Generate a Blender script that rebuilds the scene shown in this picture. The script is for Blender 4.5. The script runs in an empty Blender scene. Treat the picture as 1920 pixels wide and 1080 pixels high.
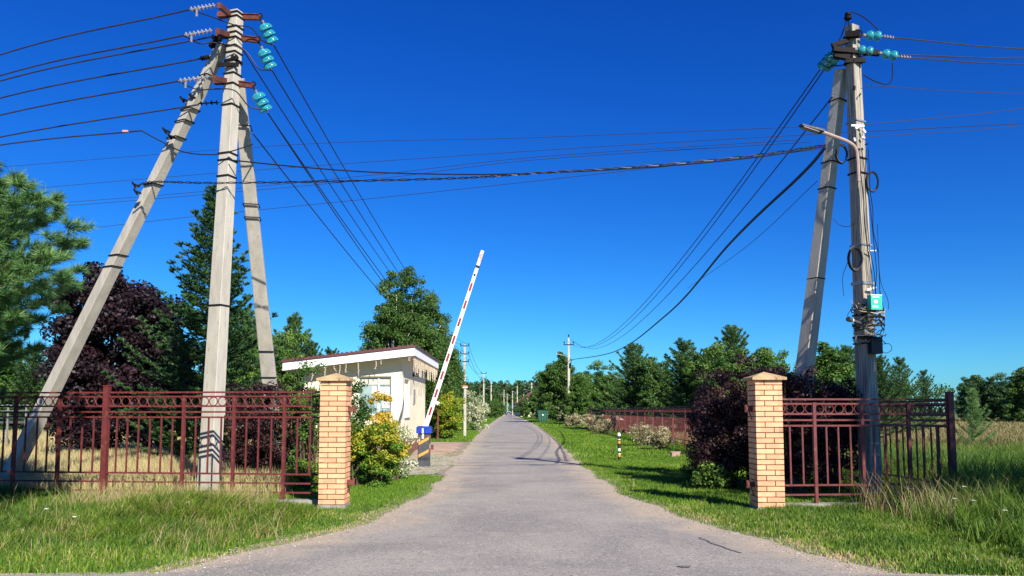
import bpy, math, random
import numpy as np
from mathutils import Vector, Matrix
R = math.radians
scene = bpy.context.scene
C = scene.collection

# ---------------------------------------------------------------- camera
F = 1450.0; PITCH = R(4.5); SH = 115.9; CAMH = 1.45
cam_d = bpy.data.cameras.new('camera'); cam = bpy.data.objects.new('camera', cam_d); C.objects.link(cam)
cam_d.sensor_width = 36; cam_d.lens = F/1920*36; cam_d.shift_y = SH/1920
cam_d.clip_start = 0.05; cam_d.clip_end = 5000
cam.location = (0, 0, CAMH); cam.rotation_euler = (R(90)+PITCH, 0, 0)
scene.camera = cam
# ---------------------------------------------------------------- sky and sun
SUN_EL = R(33.5); SUN_AZ = R(152.0)
SX, SY = math.sin(SUN_AZ), math.cos(SUN_AZ)
w = bpy.data.worlds.new('World'); scene.world = w; w.use_nodes = True
nt = w.node_tree; nt.nodes.clear()
sky = nt.nodes.new('ShaderNodeTexSky'); sky.sky_type = 'NISHITA'; sky.sun_disc = False
sky.sun_elevation = SUN_EL; sky.sun_rotation = SUN_AZ
sky.air_density = 1.0; sky.dust_density = 0.15; sky.ozone_density = 4.0; sky.altitude = 100
hs = nt.nodes.new('ShaderNodeHueSaturation'); hs.inputs['Saturation'].default_value = 1.28; hs.inputs['Value'].default_value = 1.0
bg = nt.nodes.new('ShaderNodeBackground'); bg.inputs['Strength'].default_value = 0.10
wo = nt.nodes.new('ShaderNodeOutputWorld')
sepc = nt.nodes.new('ShaderNodeSeparateColor'); comc = nt.nodes.new('ShaderNodeCombineColor')
nt.links.new(sky.outputs[0], hs.inputs['Color']); nt.links.new(hs.outputs[0], sepc.inputs[0])
for _i, (_a, _g) in enumerate(((0.26, 1.25), (0.64, 1.25), (0.97, 1.0))):      # deeper, clearer blue towards the zenith
    pw = nt.nodes.new('ShaderNodeMath'); pw.operation = 'POWER'; pw.inputs[1].default_value = _g
    pm = nt.nodes.new('ShaderNodeMath'); pm.operation = 'MULTIPLY'; pm.inputs[1].default_value = 0.1464
    pa = nt.nodes.new('ShaderNodeMath'); pa.operation = 'MULTIPLY'; pa.inputs[1].default_value = _a/0.1866
    nt.links.new(sepc.outputs[_i], pm.inputs[0]); nt.links.new(pm.outputs[0], pw.inputs[0]); nt.links.new(pw.outputs[0], pa.inputs[0]); nt.links.new(pa.outputs[0], comc.inputs[_i])
nt.links.new(comc.outputs[0], bg.inputs[0]); nt.links.new(bg.outputs[0], wo.inputs[0])
sl = bpy.data.lights.new('sun', 'SUN'); sl.energy = 4.8; sl.angle = R(0.5); sl.color = (1.0, 0.93, 0.82)
sun = bpy.data.objects.new('sun', sl); C.objects.link(sun)
sd = Vector((SX*math.cos(SUN_EL), SY*math.cos(SUN_EL), math.sin(SUN_EL)))
sun.rotation_euler = sd.to_track_quat('Z', 'Y').to_euler(); sun.location = (20, -30, 30)
scene.view_settings.view_transform = 'Standard'; scene.view_settings.look = 'None'
scene.view_settings.exposure = 0.9; scene.view_settings.gamma = 1
scene.cycles.max_bounces = 6; scene.cycles.diffuse_bounces = 3; scene.cycles.transmission_bounces = 4
scene.cycles.transparent_max_bounces = 6

# ---------------------------------------------------------------- helpers
cp, sp = math.cos(PITCH), math.sin(PITCH)
def ray(px, py):
    u = (px-960)/F; v = (540+SH-py)/F
    return Vector((u, cp - v*sp, sp + v*cp))
def P(px, py, Y):
    d = ray(px, py); return Vector((0, 0, CAMH)) + d*(Y/d.y)
def G(px, py, z=0.0):
    d = ray(px, py); t = (z-CAMH)/d.z; return Vector((0, 0, CAMH)) + d*t
def rng(s): return np.random.default_rng(s)

def tag(o, label=None, cat=None, group=None, kind=None):
    if label: o['label'] = label
    if cat: o['category'] = cat
    if group: o['group'] = group
    if kind: o['kind'] = kind
    return o
def thing(name, loc, label, cat, group=None):
    o = bpy.data.objects.new(name, None); C.objects.link(o); o.location = loc
    o.empty_display_size = 0.2
    return tag(o, label, cat, group)
def worldloc(o):
    v = Vector((0, 0, 0))
    while o is not None:
        v += Vector(o.location); o = o.parent
    return v
def link(name, me, mat, parent=None, loc=None):
    """loc: world position of the part's origin (vertices are given in world space)"""
    o = bpy.data.objects.new(name, me); C.objects.link(o)
    if mat: me.materials.append(mat)
    base = worldloc(parent) if parent else Vector((0, 0, 0))
    org = Vector(loc) if loc is not None else base
    if org.length > 0:
        n = len(me.vertices); a = np.empty(n*3, dtype=np.float32); me.vertices.foreach_get('co', a)
        a = a.reshape(-1, 3) - np.array(org, dtype=np.float32); me.vertices.foreach_set('co', a.ravel()); me.update()
    o.location = org - base
    if parent: o.parent = parent
    return o
def soup(name, V, k, tint=None, smooth=False):
    """V: (N,k,3) polygons without shared vertices"""
    V = np.asarray(V, dtype=np.float32); n = V.shape[0]
    me = bpy.data.meshes.new(name)
    me.vertices.add(n*k); me.vertices.foreach_set('co', V.reshape(-1))
    me.loops.add(n*k); me.loops.foreach_set('vertex_index', np.arange(n*k, dtype=np.int32))
    me.polygons.add(n); me.polygons.foreach_set('loop_start', np.arange(0, n*k, k, dtype=np.int32))
    me.update(calc_edges=True)
    if tint is not None:
        at = me.attributes.new('tint', 'FLOAT', 'FACE'); at.data.foreach_set('value', np.asarray(tint, dtype=np.float32))
    return me

class MB:
    def __init__(s): s.v = []; s.f = []; s.t = []
    def add(s, vs, fs, t=0.5):
        b = len(s.v); s.v += [tuple(v) for v in vs]; s.f += [tuple(b+i for i in f) for f in fs]; s.t += [t]*len(fs); return s
    def box(s, c, size, rz=0.0, M=None, t=0.5):
        x, y, z = [d/2 for d in size]
        vs = [Vector((a*x, b*y, d*z)) for a in (-1, 1) for b in (-1, 1) for d in (-1, 1)]
        if M is None: M = Matrix.Rotation(rz, 3, 'Z')
        vs = [M @ v + Vector(c) for v in vs]
        return s.add(vs, [(0,1,3,2), (4,6,7,5), (0,4,5,1), (2,3,7,6), (0,2,6,4), (1,5,7,3)], t)
    def beam(s, a, b, w0, h0, w1=None, h1=None, up=(0, 0, 1), t=0.5, cut=0.0):
        """tapered rectangular beam between two points; cut = chamfer share"""
        a = Vector(a); b = Vector(b); w1 = w1 or w0; h1 = h1 or h0
        d = (b-a).normalized(); up = Vector(up)
        if abs(d.dot(up)) > 0.97: up = Vector((0, 1, 0))
        x = d.cross(up).normalized(); y = x.cross(d).normalized()
        if cut <= 0: prof = [(-1,-1), (1,-1), (1,1), (-1,1)]
        else:
            c = 1-cut; prof = [(-c,-1), (c,-1), (1,-c), (1,c), (c,1), (-c,1), (-1,c), (-1,-c)]
        n = len(prof)
        vs = [a + x*(p*w0/2) + y*(q*h0/2) for p, q in prof] + [b + x*(p*w1/2) + y*(q*h1/2) for p, q in prof]
        return s.add(vs, [(i, (i+1) % n, (i+1) % n+n, i+n) for i in range(n)] + [tuple(range(n))[::-1], tuple(range(n, 2*n))], t)
    def cyl(s, a, b, r0, r1=None, n=10, t=0.5, caps=True):
        a = Vector(a); b = Vector(b); r1 = r0 if r1 is None else r1
        d = (b-a).normalized(); up = Vector((0, 0, 1)) if abs(d.z) < 0.95 else Vector((1, 0, 0))
        x = d.cross(up).normalized(); y = d.cross(x)
        ring = [(math.cos(2*math.pi*i/n), math.sin(2*math.pi*i/n)) for i in range(n)]
        vs = [a + x*c*r0 + y*q*r0 for c, q in ring] + [b + x*c*r1 + y*q*r1 for c, q in ring]
        fs = [(i, i+n, (i+1) % n+n, (i+1) % n) for i in range(n)]
        if caps: fs += [tuple(range(n)), tuple(range(n, 2*n))[::-1]]
        return s.add(vs, fs, t)
    def lathe(s, a, d, prof, n=14, t=0.5):
        """prof: list of (along, radius) from point a along d"""
        a = Vector(a); d = Vector(d).normalized(); up = Vector((0, 0, 1)) if abs(d.z) < 0.95 else Vector((1, 0, 0))
        x = d.cross(up).normalized(); y = d.cross(x); vs = []; m = len(prof)
        for (l, r) in prof:
            for i in range(n):
                an = 2*math.pi*i/n; vs.append(a + d*l + x*(r*math.cos(an)) + y*(r*math.sin(an)))
        fs = [(j*n+i, j*n+n+i, j*n+n+(i+1) % n, j*n+(i+1) % n) for j in range(m-1) for i in range(n)]
        fs += [tuple(range(n)), tuple(range((m-1)*n, m*n))[::-1]]
        return s.add(vs, fs, t)
    def tube(s, pts, r, n=6, t=0.5, r1=None):
        pts = [Vector(p) for p in pts]; m = len(pts); vs = []
        r1 = r if r1 is None else r1
        px = None
        for i, p in enumerate(pts):
            d = (pts[min(i+1, m-1)] - pts[max(i-1, 0)])
            d = d.normalized() if d.length > 1e-9 else Vector((0, 0, 1))
            if px is None:
                up = Vector((0, 0, 1)) if abs(d.z) < 0.9 else Vector((1, 0, 0)); x = d.cross(up).normalized()
            else:
                x = (px - d*px.dot(d)); x = x.normalized() if x.length > 1e-6 else px
            px = x; y = d.cross(x); rr = r + (r1-r)*i/max(1, m-1)
            vs += [p + x*(rr*math.cos(2*math.pi*k/n)) + y*(rr*math.sin(2*math.pi*k/n)) for k in range(n)]
        fs = [(j*n+i, j*n+n+i, j*n+n+(i+1) % n, j*n+(i+1) % n) for j in range(m-1) for i in range(n)]
        fs += [tuple(range(n)), tuple(range((m-1)*n, m*n))[::-1]]
        return s.add(vs, fs, t)
    def ring(s, c, nrm, rad, r, n=20, k=6, t=0.5):
        c = Vector(c); d = Vector(nrm).normalized(); up = Vector((0, 0, 1)) if abs(d.z) < 0.95 else Vector((1, 0, 0))
        x = d.cross(up).normalized(); y = d.cross(x); vs = []
        for i in range(n):
            a = 2*math.pi*i/n; o = x*math.cos(a) + y*math.sin(a)
            for j in range(k):
                b = 2*math.pi*j/k; vs.append(c + o*(rad + r*math.cos(b)) + d*(r*math.sin(b)))
        fs = [(i*k+j, ((i+1) % n)*k+j, ((i+1) % n)*k+(j+1) % k, i*k+(j+1) % k) for i in range(n) for j in range(k)]
        return s.add(vs, fs, t)
    def sphere(s, c, r, n=14, m=9, t=0.5, sz=1.0):
        prof = [(-r*sz*math.cos(math.pi*i/m), max(1e-4, r*math.sin(math.pi*i/m))) for i in range(m+1)]
        return s.lathe(c, (0, 0, 1), prof, n, t)
    def mesh(s, name, smooth=False):
        me = bpy.data.meshes.new(name); me.from_pydata(s.v, [], s.f); me.update()
        at = me.attributes.new('tint', 'FLOAT', 'FACE'); at.data.foreach_set('value', s.t)
        if smooth:
            me.shade_smooth()
            try: me.set_sharp_from_angle(angle=R(35))
            except Exception: pass
        import bmesh
        bm = bmesh.new(); bm.from_mesh(me); bmesh.ops.recalc_face_normals(bm, faces=bm.faces); bm.to_mesh(me); bm.free()
        return me
    def build(s, name, mat, parent=None, smooth=False, loc=None):
        return link(name, s.mesh(name, smooth), mat, parent, loc)

def copy_tree(o, parent=None):
    c = o.copy(); C.objects.link(c); c.parent = parent
    if parent: c.matrix_parent_inverse = o.matrix_parent_inverse
    for ch in list(o.children): copy_tree(ch, c)
    return c

# ---------------------------------------------------------------- materials
def new_mat(name):
    m = bpy.data.materials.new(name); m.use_nodes = True; n = m.node_tree; n.nodes.clear()
    out = n.nodes.new('ShaderNodeOutputMaterial'); return m, n, out
def N(n, t, **kw):
    x = n.nodes.new(t)
    for k, v in kw.items(): setattr(x, k, v)
    return x
def col4(c): return (c[0], c[1], c[2], 1)
def surf(name, c0, c1=None, rough=0.7, metal=0.0, scale=8.0, bump=0.0, bscale=40.0, stretch=(1, 1, 1), spots=None, tint=0.0, coord='Object', detail=6, lo=0.35, hi=0.65, trans=0.0, spec=0.4):
    """procedural surface: noise between c0 and c1, optional dirt spots, bump"""
    m, n, out = new_mat(name); b = N(n, 'ShaderNodeBsdfPrincipled'); n.links.new(b.outputs[0], out.inputs[0])
    b.inputs['Roughness'].default_value = rough; b.inputs['Metallic'].default_value = metal
    b.inputs['Specular IOR Level'].default_value = spec
    if trans: b.inputs['Transmission Weight'].default_value = trans
    c1 = c1 or tuple(x*0.82 for x in c0)
    tc = N(n, 'ShaderNodeTexCoord'); mp = N(n, 'ShaderNodeMapping'); mp.inputs['Scale'].default_value = stretch
    n.links.new(tc.outputs[coord], mp.inputs[0])
    no = N(n, 'ShaderNodeTexNoise'); no.inputs['Scale'].default_value = scale; no.inputs['Detail'].default_value = detail
    no.inputs['Roughness'].default_value = 0.62
    n.links.new(mp.outputs[0], no.inputs['Vector'])
    mr = N(n, 'ShaderNodeMapRange'); mr.inputs[1].default_value = lo; mr.inputs[2].default_value = hi
    n.links.new(no.outputs[0], mr.inputs[0])
    mx = N(n, 'ShaderNodeMix', data_type='RGBA'); mx.inputs[6].default_value = col4(c0); mx.inputs[7].default_value = col4(c1)
    n.links.new(mr.outputs[0], mx.inputs[0]); cur = mx.outputs[2]
    if spots:
        (sc_, ss, slo, shi) = spots
        n2 = N(n, 'ShaderNodeTexNoise'); n2.inputs['Scale'].default_value = ss; n2.inputs['Detail'].default_value = 5
        n.links.new(mp.outputs[0], n2.inputs['Vector'])
        r2 = N(n, 'ShaderNodeMapRange'); r2.inputs[1].default_value = slo; r2.inputs[2].default_value = shi
        n.links.new(n2.outputs[0], r2.inputs[0])
        m2 = N(n, 'ShaderNodeMix', data_type='RGBA'); m2.inputs[7].default_value = col4(sc_)
        n.links.new(r2.outputs[0], m2.inputs[0]); n.links.new(cur, m2.inputs[6]); cur = m2.outputs[2]
    if tint:
        at = N(n, 'ShaderNodeAttribute', attribute_name='tint')
        r3 = N(n, 'ShaderNodeMapRange'); r3.inputs[3].default_value = 1-tint; r3.inputs[4].default_value = 1+tint
        n.links.new(at.outputs['Fac'], r3.inputs[0])
        m3 = N(n, 'ShaderNodeMix', data_type='RGBA', blend_type='MULTIPLY'); m3.inputs[0].default_value = 1
        n.links.new(cur, m3.inputs[6]); n.links.new(r3.outputs[0], m3.inputs[7]); cur = m3.outputs[2]
    n.links.new(cur, b.inputs['Base Color'])
    if bump:
        nb = N(n, 'ShaderNodeTexNoise'); nb.inputs['Scale'].default_value = bscale; nb.inputs['Detail'].default_value = 4
        n.links.new(mp.outputs[0], nb.inputs['Vector'])
        bu = N(n, 'ShaderNodeBump'); bu.inputs['Strength'].default_value = bump; bu.inputs['Distance'].default_value = 0.02
        n.links.new(nb.outputs[0], bu.inputs['Height']); n.links.new(bu.outputs[0], b.inputs['Normal'])
    return m
def leafmat(name, stops, transl=0.35, rough=0.55, spec=0.35):
    m, n, out = new_mat(name)
    at = N(n, 'ShaderNodeAttribute', attribute_name='tint'); cr = N(n, 'ShaderNodeValToRGB')
    el = cr.color_ramp.elements
    while len(el) < len(stops): el.new(0.5)
    for e, (p, c) in zip(el, stops): e.position = p; e.color = col4(c)
    n.links.new(at.outputs['Fac'], cr.inputs[0])
    b = N(n, 'ShaderNodeBsdfPrincipled'); b.inputs['Roughness'].default_value = rough
    b.inputs['Specular IOR Level'].default_value = spec
    tr = N(n, 'ShaderNodeBsdfTranslucent'); mx = N(n, 'ShaderNodeMixShader'); mx.inputs[0].default_value = transl
    n.links.new(cr.outputs[0], b.inputs['Base Color']); n.links.new(cr.outputs[0], tr.inputs[0])
    n.links.new(b.outputs[0], mx.inputs[1]); n.links.new(tr.outputs[0], mx.inputs[2]); n.links.new(mx.outputs[0], out.inputs[0])
    return m

M = {}
M['concrete'] = surf('pole_concrete', (0.47, 0.44, 0.375), (0.36, 0.335, 0.285), 0.85, scale=2.2, stretch=(3, 3, 0.7), bump=0.25, bscale=30, spots=((0.25, 0.23, 0.2), 9, 0.62, 0.75))
M['old_concrete'] = surf('weathered_pole', (0.38, 0.345, 0.28), (0.09, 0.08, 0.07), 0.85, scale=5, stretch=(9, 9, 0.3), bump=0.7, bscale=14, lo=0.42, hi=0.66)
M['plinth'] = surf('plinth_concrete', (0.34, 0.32, 0.28), (0.2, 0.19, 0.16), 0.9, scale=4, bump=0.3)
M['brick'] = surf('peach_brick', (0.77, 0.405, 0.225), (0.65, 0.325, 0.17), 0.75, scale=5, bump=0.2, bscale=90, tint=0.16, spots=((0.30, 0.17, 0.10), 16, 0.66, 0.76))
M['mortar'] = surf('dark_mortar', (0.10, 0.065, 0.045), None, 0.9)
M['cap'] = surf('sandstone_cap', (0.52, 0.38, 0.20), (0.36, 0.25, 0.13), 0.85, scale=6, bump=0.3, spots=((0.15, 0.10, 0.06), 14, 0.6, 0.72))
M['red_metal'] = surf('red_oxide_paint', (0.15, 0.026, 0.028), (0.085, 0.016, 0.017), 0.6, scale=6, spots=((0.16, 0.055, 0.03), 18, 0.56, 0.68), bump=0.05)
M['rust'] = surf('rusty_steel', (0.17, 0.045, 0.03), (0.08, 0.026, 0.02), 0.75, scale=12, bump=0.2)
M['dark_steel'] = surf('dark_steel', (0.010, 0.008, 0.008), (0.006, 0.005, 0.005), 0.7, scale=20, spec=0.15)
M['grey_steel'] = surf('galvanised_steel', (0.42, 0.42, 0.42), (0.28, 0.28, 0.28), 0.4, metal=0.6, scale=20)
M['wire'] = surf('aluminium_wire', (0.035, 0.035, 0.05), (0.02, 0.02, 0.03), 0.5, scale=3)
M['cable'] = surf('black_cable', (0.012, 0.012, 0.018), (0.008, 0.008, 0.01), 0.5, scale=3)
M['thin_cable'] = surf('grey_cable', (0.035, 0.035, 0.06), None, 0.5, scale=3)
M['teal_glass'] = surf('teal_glass', (0.10, 0.75, 0.85), (0.02, 0.30, 0.40), 0.08, scale=22, trans=0.6, spec=1.0)
M['pale_ins'] = surf('pale_polymer', (0.34, 0.34, 0.38), (0.18, 0.18, 0.22), 0.35, scale=8)
M['white_wall'] = surf('cream_render', (0.84, 0.76, 0.56), (0.78, 0.69, 0.49), 0.85, spots=((0.55, 0.47, 0.34), 2.2, .60, .8), scale=1.2, bump=0.12, bscale=60)
M['brown_base'] = surf('brown_plinth_tiles', (0.24, 0.10, 0.075), (0.17, 0.07, 0.05), 0.8, scale=5)
M['white_fascia'] = surf('white_boards', (0.86, 0.86, 0.86), (0.78, 0.78, 0.78), 0.5, scale=3)
M['soffit'] = surf('soffit_boards', (0.55, 0.52, 0.46), (0.45, 0.42, 0.37), 0.7, scale=3)
M['roof'] = surf('oxblood_roofing', (0.13, 0.045, 0.045), (0.09, 0.03, 0.03), 0.6, scale=4)
M['frame_white'] = surf('white_plastic', (0.8, 0.8, 0.78), (0.74, 0.74, 0.72), 0.35, scale=4)
M['glass'] = surf('window_glass', (0.30, 0.40, 0.40), (0.16, 0.24, 0.25), 0.08, scale=1.5, spec=0.8, lo=0.42, hi=0.58)
M['paper'] = surf('paper', (0.72, 0.76, 0.76), (0.55, 0.62, 0.62), 0.8, scale=15)
M['ink'] = surf('dark_print', (0.05, 0.06, 0.07), None, 0.8)
M['grey_plate'] = surf('grey_plate', (0.30, 0.30, 0.31), (0.18, 0.18, 0.2), 0.5, scale=20)
M['light_strand'] = surf('light_string', (0.62, 0.52, 0.40), (0.4, 0.33, 0.25), 0.6, scale=30)
M['blue'] = surf('blue_plastic', (0.02, 0.06, 0.38), (0.015, 0.045, 0.28), 0.35, scale=5)
M['charcoal'] = surf('charcoal_paint', (0.075, 0.078, 0.085), (0.05, 0.052, 0.058), 0.45, scale=8, spots=((0.16, 0.15, 0.14), 18, 0.62, 0.74))
M['orange'] = surf('orange_reflector', (0.75, 0.33, 0.06), (0.6, 0.25, 0.05), 0.45, scale=20)
M['boom_white'] = surf('boom_white', (0.82, 0.82, 0.84), (0.7, 0.7, 0.72), 0.4, scale=5)
M['boom_red'] = surf('boom_red', (0.36, 0.02, 0.03), (0.22, 0.02, 0.02), 0.45, scale=15)
M['green_bin'] = surf('green_container', (0.03, 0.12, 0.07), (0.02, 0.08, 0.05), 0.5, scale=5)
M['black'] = surf('black_rubber', (0.02, 0.02, 0.02), None, 0.6)
M['globe'] = surf('opal_globe', (0.85, 0.86, 0.88), None, 0.2, scale=3)
M['green_box'] = surf('teal_green_box', (0.03, 0.50, 0.33), (0.025, 0.42, 0.28), 0.4, scale=5)
M['bark'] = surf('grey_brown_bark', (0.12, 0.085, 0.06), (0.06, 0.042, 0.03), 0.9, scale=6, stretch=(3, 3, 0.6), bump=0.6, bscale=14)
M['pine_bark'] = surf('pine_bark', (0.22, 0.12, 0.07), (0.10, 0.06, 0.04), 0.9, scale=6, stretch=(3, 3, 0.6), bump=0.6, bscale=14)
M['birch_bark'] = surf('birch_bark', (0.68, 0.66, 0.60), (0.55, 0.53, 0.48), 0.8, scale=3, spots=((0.06, 0.05, 0.05), 7, 0.58, 0.64), stretch=(1, 1, 4))
M['red_roof_tile'] = surf('terracotta_roof', (0.34, 0.12, 0.08), (0.25, 0.09, 0.06), 0.8, scale=4)
M['car_paint'] = surf('dark_car_paint', (0.02, 0.03, 0.06), (0.015, 0.02, 0.04), 0.15, metal=0.3, scale=2)
M['chrome'] = surf('white_plate', (0.8, 0.8, 0.8), None, 0.3)
M['pink_stone'] = surf('pink_block', (0.42, 0.24, 0.20), (0.32, 0.18, 0.15), 0.85, scale=10, bump=0.2)

M['lf_maple_red'] = leafmat('plum_leaves', [(0, (0.006, 0.004, 0.007)), (0.55, (0.014, 0.007, 0.011)), (0.85, (0.032, 0.012, 0.018)), (1, (0.05, 0.02, 0.025))], 0.10)
M['lf_plum'] = leafmat('ninebark_leaves', [(0, (0.014, 0.006, 0.010)), (0.6, (0.032, 0.012, 0.014)), (0.9, (0.075, 0.03, 0.025)), (1, (0.12, 0.08, 0.04))], 0.15)
M['lf_spruce'] = leafmat('spruce_needles', [(0, (0.012, 0.045, 0.015)), (0.55, (0.035, 0.10, 0.028)), (1, (0.10, 0.20, 0.045))], 0.15)
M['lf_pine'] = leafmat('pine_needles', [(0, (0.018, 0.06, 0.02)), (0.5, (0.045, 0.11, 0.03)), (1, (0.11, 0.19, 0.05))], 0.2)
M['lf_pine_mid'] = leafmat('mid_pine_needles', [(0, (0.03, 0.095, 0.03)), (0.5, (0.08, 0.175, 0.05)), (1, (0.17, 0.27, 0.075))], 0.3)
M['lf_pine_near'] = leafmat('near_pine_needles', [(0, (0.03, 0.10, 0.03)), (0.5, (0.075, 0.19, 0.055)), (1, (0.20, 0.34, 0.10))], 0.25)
M['lf_birch'] = leafmat('birch_leaves', [(0, (0.025, 0.075, 0.014)), (0.5, (0.07, 0.15, 0.027)), (1, (0.15, 0.24, 0.045))], 0.35)
M['lf_green'] = leafmat('green_leaves', [(0, (0.03, 0.09, 0.015)), (0.5, (0.085, 0.18, 0.03)), (1, (0.19, 0.29, 0.045))], 0.35)
M['lf_lime'] = leafmat('lime_leaves', [(0, (0.07, 0.16, 0.012)), (0.5, (0.20, 0.30, 0.02)), (0.8, (0.42, 0.42, 0.03)), (1, (0.52, 0.36, 0.04))], 0.3)
M['lf_gold'] = leafmat('golden_leaves', [(0, (0.04, 0.12, 0.012)), (0.45, (0.11, 0.24, 0.02)), (0.6, (0.42, 0.38, 0.03)), (0.9, (0.60, 0.47, 0.05)), (1, (0.6, 0.36, 0.04))], 0.3)
M['lf_cream'] = leafmat('variegated_leaves', [(0, (0.08, 0.17, 0.05)), (0.45, (0.22, 0.32, 0.12)), (0.6, (0.55, 0.58, 0.36)), (1, (0.7, 0.68, 0.48))], 0.3)
M['lf_straw'] = leafmat('straw_flowers', [(0, (0.10, 0.15, 0.04)), (0.4, (0.22, 0.22, 0.08)), (0.7, (0.52, 0.45, 0.27)), (1, (0.65, 0.58, 0.40))], 0.3)
M['grass'] = leafmat('grass_blades', [(0, (0.035, 0.09, 0.014)), (0.45, (0.10, 0.20, 0.02)), (0.78, (0.23, 0.34, 0.03)), (0.88, (0.42, 0.37, 0.14)), (1, (0.55, 0.42, 0.24))], 0.35)
M['lawn'] = leafmat('lawn_blades', [(0, (0.05, 0.13, 0.010)), (0.55, (0.135, 0.26, 0.016)), (1, (0.29, 0.38, 0.05))], 0.35)
M['dry_grass'] = leafmat('dry_grass', [(0, (0.26, 0.24, 0.09)), (0.4, (0.45, 0.38, 0.17)), (1, (0.66, 0.56, 0.30))], 0.3)
M['brown_grass'] = leafmat('heath_grass', [(0, (0.10, 0.13, 0.03)), (0.4, (0.20, 0.18, 0.06)), (1, (0.36, 0.28, 0.13))], 0.3)
M['flower'] = surf('white_petals', (0.8, 0.8, 0.76), None, 0.6)

# ---------------------------------------------------------------- ground, road
def ground_mat():
    m, n, out = new_mat('earth_and_grass'); b = N(n, 'ShaderNodeBsdfPrincipled'); n.links.new(b.outputs[0], out.inputs[0])
    b.inputs['Roughness'].default_value = 0.95
    tc = N(n, 'ShaderNodeTexCoord'); no = N(n, 'ShaderNodeTexNoise'); no.inputs['Scale'].default_value = 0.35; no.inputs['Detail'].default_value = 9; no.inputs['Roughness'].default_value = 0.7
    n.links.new(tc.outputs['Object'], no.inputs[0]); cr = N(n, 'ShaderNodeValToRGB'); el = cr.color_ramp.elements
    el[0].position = 0.3; el[0].color = (0.035, 0.075, 0.010, 1); el[1].position = 0.7; el[1].color = (0.14, 0.17, 0.045, 1)
    e = el.new(0.5); e.color = (0.07, 0.13, 0.018, 1)
    n.links.new(no.outputs[0], cr.inputs[0]); n.links.new(cr.outputs[0], b.inputs[0]); return m
def asphalt_mat():
    m, n, out = new_mat('worn_asphalt'); b = N(n, 'ShaderNodeBsdfPrincipled'); n.links.new(b.outputs[0], out.inputs[0])
    b.inputs['Roughness'].default_value = 0.95; b.inputs['Specular IOR Level'].default_value = 0.15
    tc = N(n, 'ShaderNodeTexCoord')
    def noise(s, d=6, r=0.6, dist=0.0):
        x = N(n, 'ShaderNodeTexNoise'); x.inputs['Scale'].default_value = s; x.inputs['Detail'].default_value = d; x.inputs['Roughness'].default_value = r
        x.inputs['Distortion'].default_value = dist; n.links.new(tc.outputs['Object'], x.inputs[0]); return x.outputs[0]
    def mr(src, a, bb, c=0, d=1):
        x = N(n, 'ShaderNodeMapRange'); x.inputs[1].default_value = a; x.inputs[2].default_value = bb; x.inputs[3].default_value = c; x.inputs[4].default_value = d
        n.links.new(src, x.inputs[0]); return x.outputs[0]
    def mix(f, a, c):
        x = N(n, 'ShaderNodeMix', data_type='RGBA'); n.links.new(f, x.inputs[0])
        for i, q in ((6, a), (7, c)):
            if isinstance(q, tuple): x.inputs[i].default_value = col4(q)
            else: n.links.new(q, x.inputs[i])
        return x.outputs[2]
    base = mix(mr(noise(0.55, 8, 0.65, 0.6), 0.38, 0.62), (0.220, 0.207, 0.190), (0.325, 0.302, 0.266))
    base = mix(mr(noise(1.7, 7, 0.7), 0.55, 0.75), base, (0.40, 0.35, 0.30))        # sandy wear
    base = mix(mr(noise(30, 3, 0.7), 0.56, 0.68), base, (0.42, 0.38, 0.34))           # pale stones
    base = mix(mr(noise(22, 3, 0.7), 0.43, 0.30), base, (0.11, 0.10, 0.095))         # dark pits
    vo = N(n, 'ShaderNodeTexVoronoi'); vo.inputs['Scale'].default_value = 7; n.links.new(tc.outputs['Object'], vo.inputs[0])
    base = mix(mr(vo.outputs['Distance'], 0.045, 0.02), base, (0.07, 0.06, 0.055))
    base = mix(mr(noise(75, 2, 0.6), 0.58, 0.70), base, (0.46, 0.43, 0.40))
    base = mix(mr(noise(60, 2, 0.6), 0.42, 0.32), base, (0.13, 0.12, 0.115))
    # sandy margin and tyre paths ride on vertex data
    ed = N(n, 'ShaderNodeAttribute', attribute_name='edge')
    ad = N(n, 'ShaderNodeMath', operation='ADD'); n.links.new(ed.outputs['Fac'], ad.inputs[0]); n.links.new(mr(noise(1.3, 7, 0.7), 0.3, 0.7, -0.45, 0.45), ad.inputs[1])
    base = mix(mr(ad.outputs[0], 0.35, 0.95), base, (0.40, 0.33, 0.25))
    n.links.new(base, b.inputs[0])
    bu = N(n, 'ShaderNodeBump'); bu.inputs['Strength'].default_value = 0.5; bu.inputs['Distance'].default_value = 0.012
    n.links.new(noise(45, 4, 0.7), bu.inputs['Height']); n.links.new(bu.outputs[0], b.inputs['Normal'])
    return m
M['ground'] = ground_mat(); M['asphalt'] = asphalt_mat()
M['paving'] = surf('red_paving', (0.40, 0.25, 0.185), (0.34, 0.235, 0.18), 0.9, scale=2.5, spots=((0.42, 0.34, 0.26), 1.3, 0.5, 0.62), bump=0.2)
M['sand'] = surf('sandy_gravel', (0.45, 0.39, 0.30), (0.32, 0.28, 0.21), 0.95, scale=9, bump=0.4, spots=((0.10, 0.15, 0.03), 5, 0.56, 0.64))
M['meadow'] = surf('meadow_soil', (0.30, 0.26, 0.12), (0.22, 0.20, 0.08), 0.95, scale=0.6)
M['heath'] = surf('heath_soil', (0.20, 0.17, 0.075), (0.13, 0.14, 0.045), 0.95, scale=0.3)
M['soil'] = surf('shoulder_soil', (0.30, 0.25, 0.17), (0.17, 0.14, 0.09), 0.95, scale=7, bump=0.5, spots=((0.42, 0.36, 0.28), 20, .55, .7))
M['stone'] = surf('grit', (0.42, 0.38, 0.34), (0.2, 0.18, 0.16), 0.9, scale=30, tint=.5)
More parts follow.
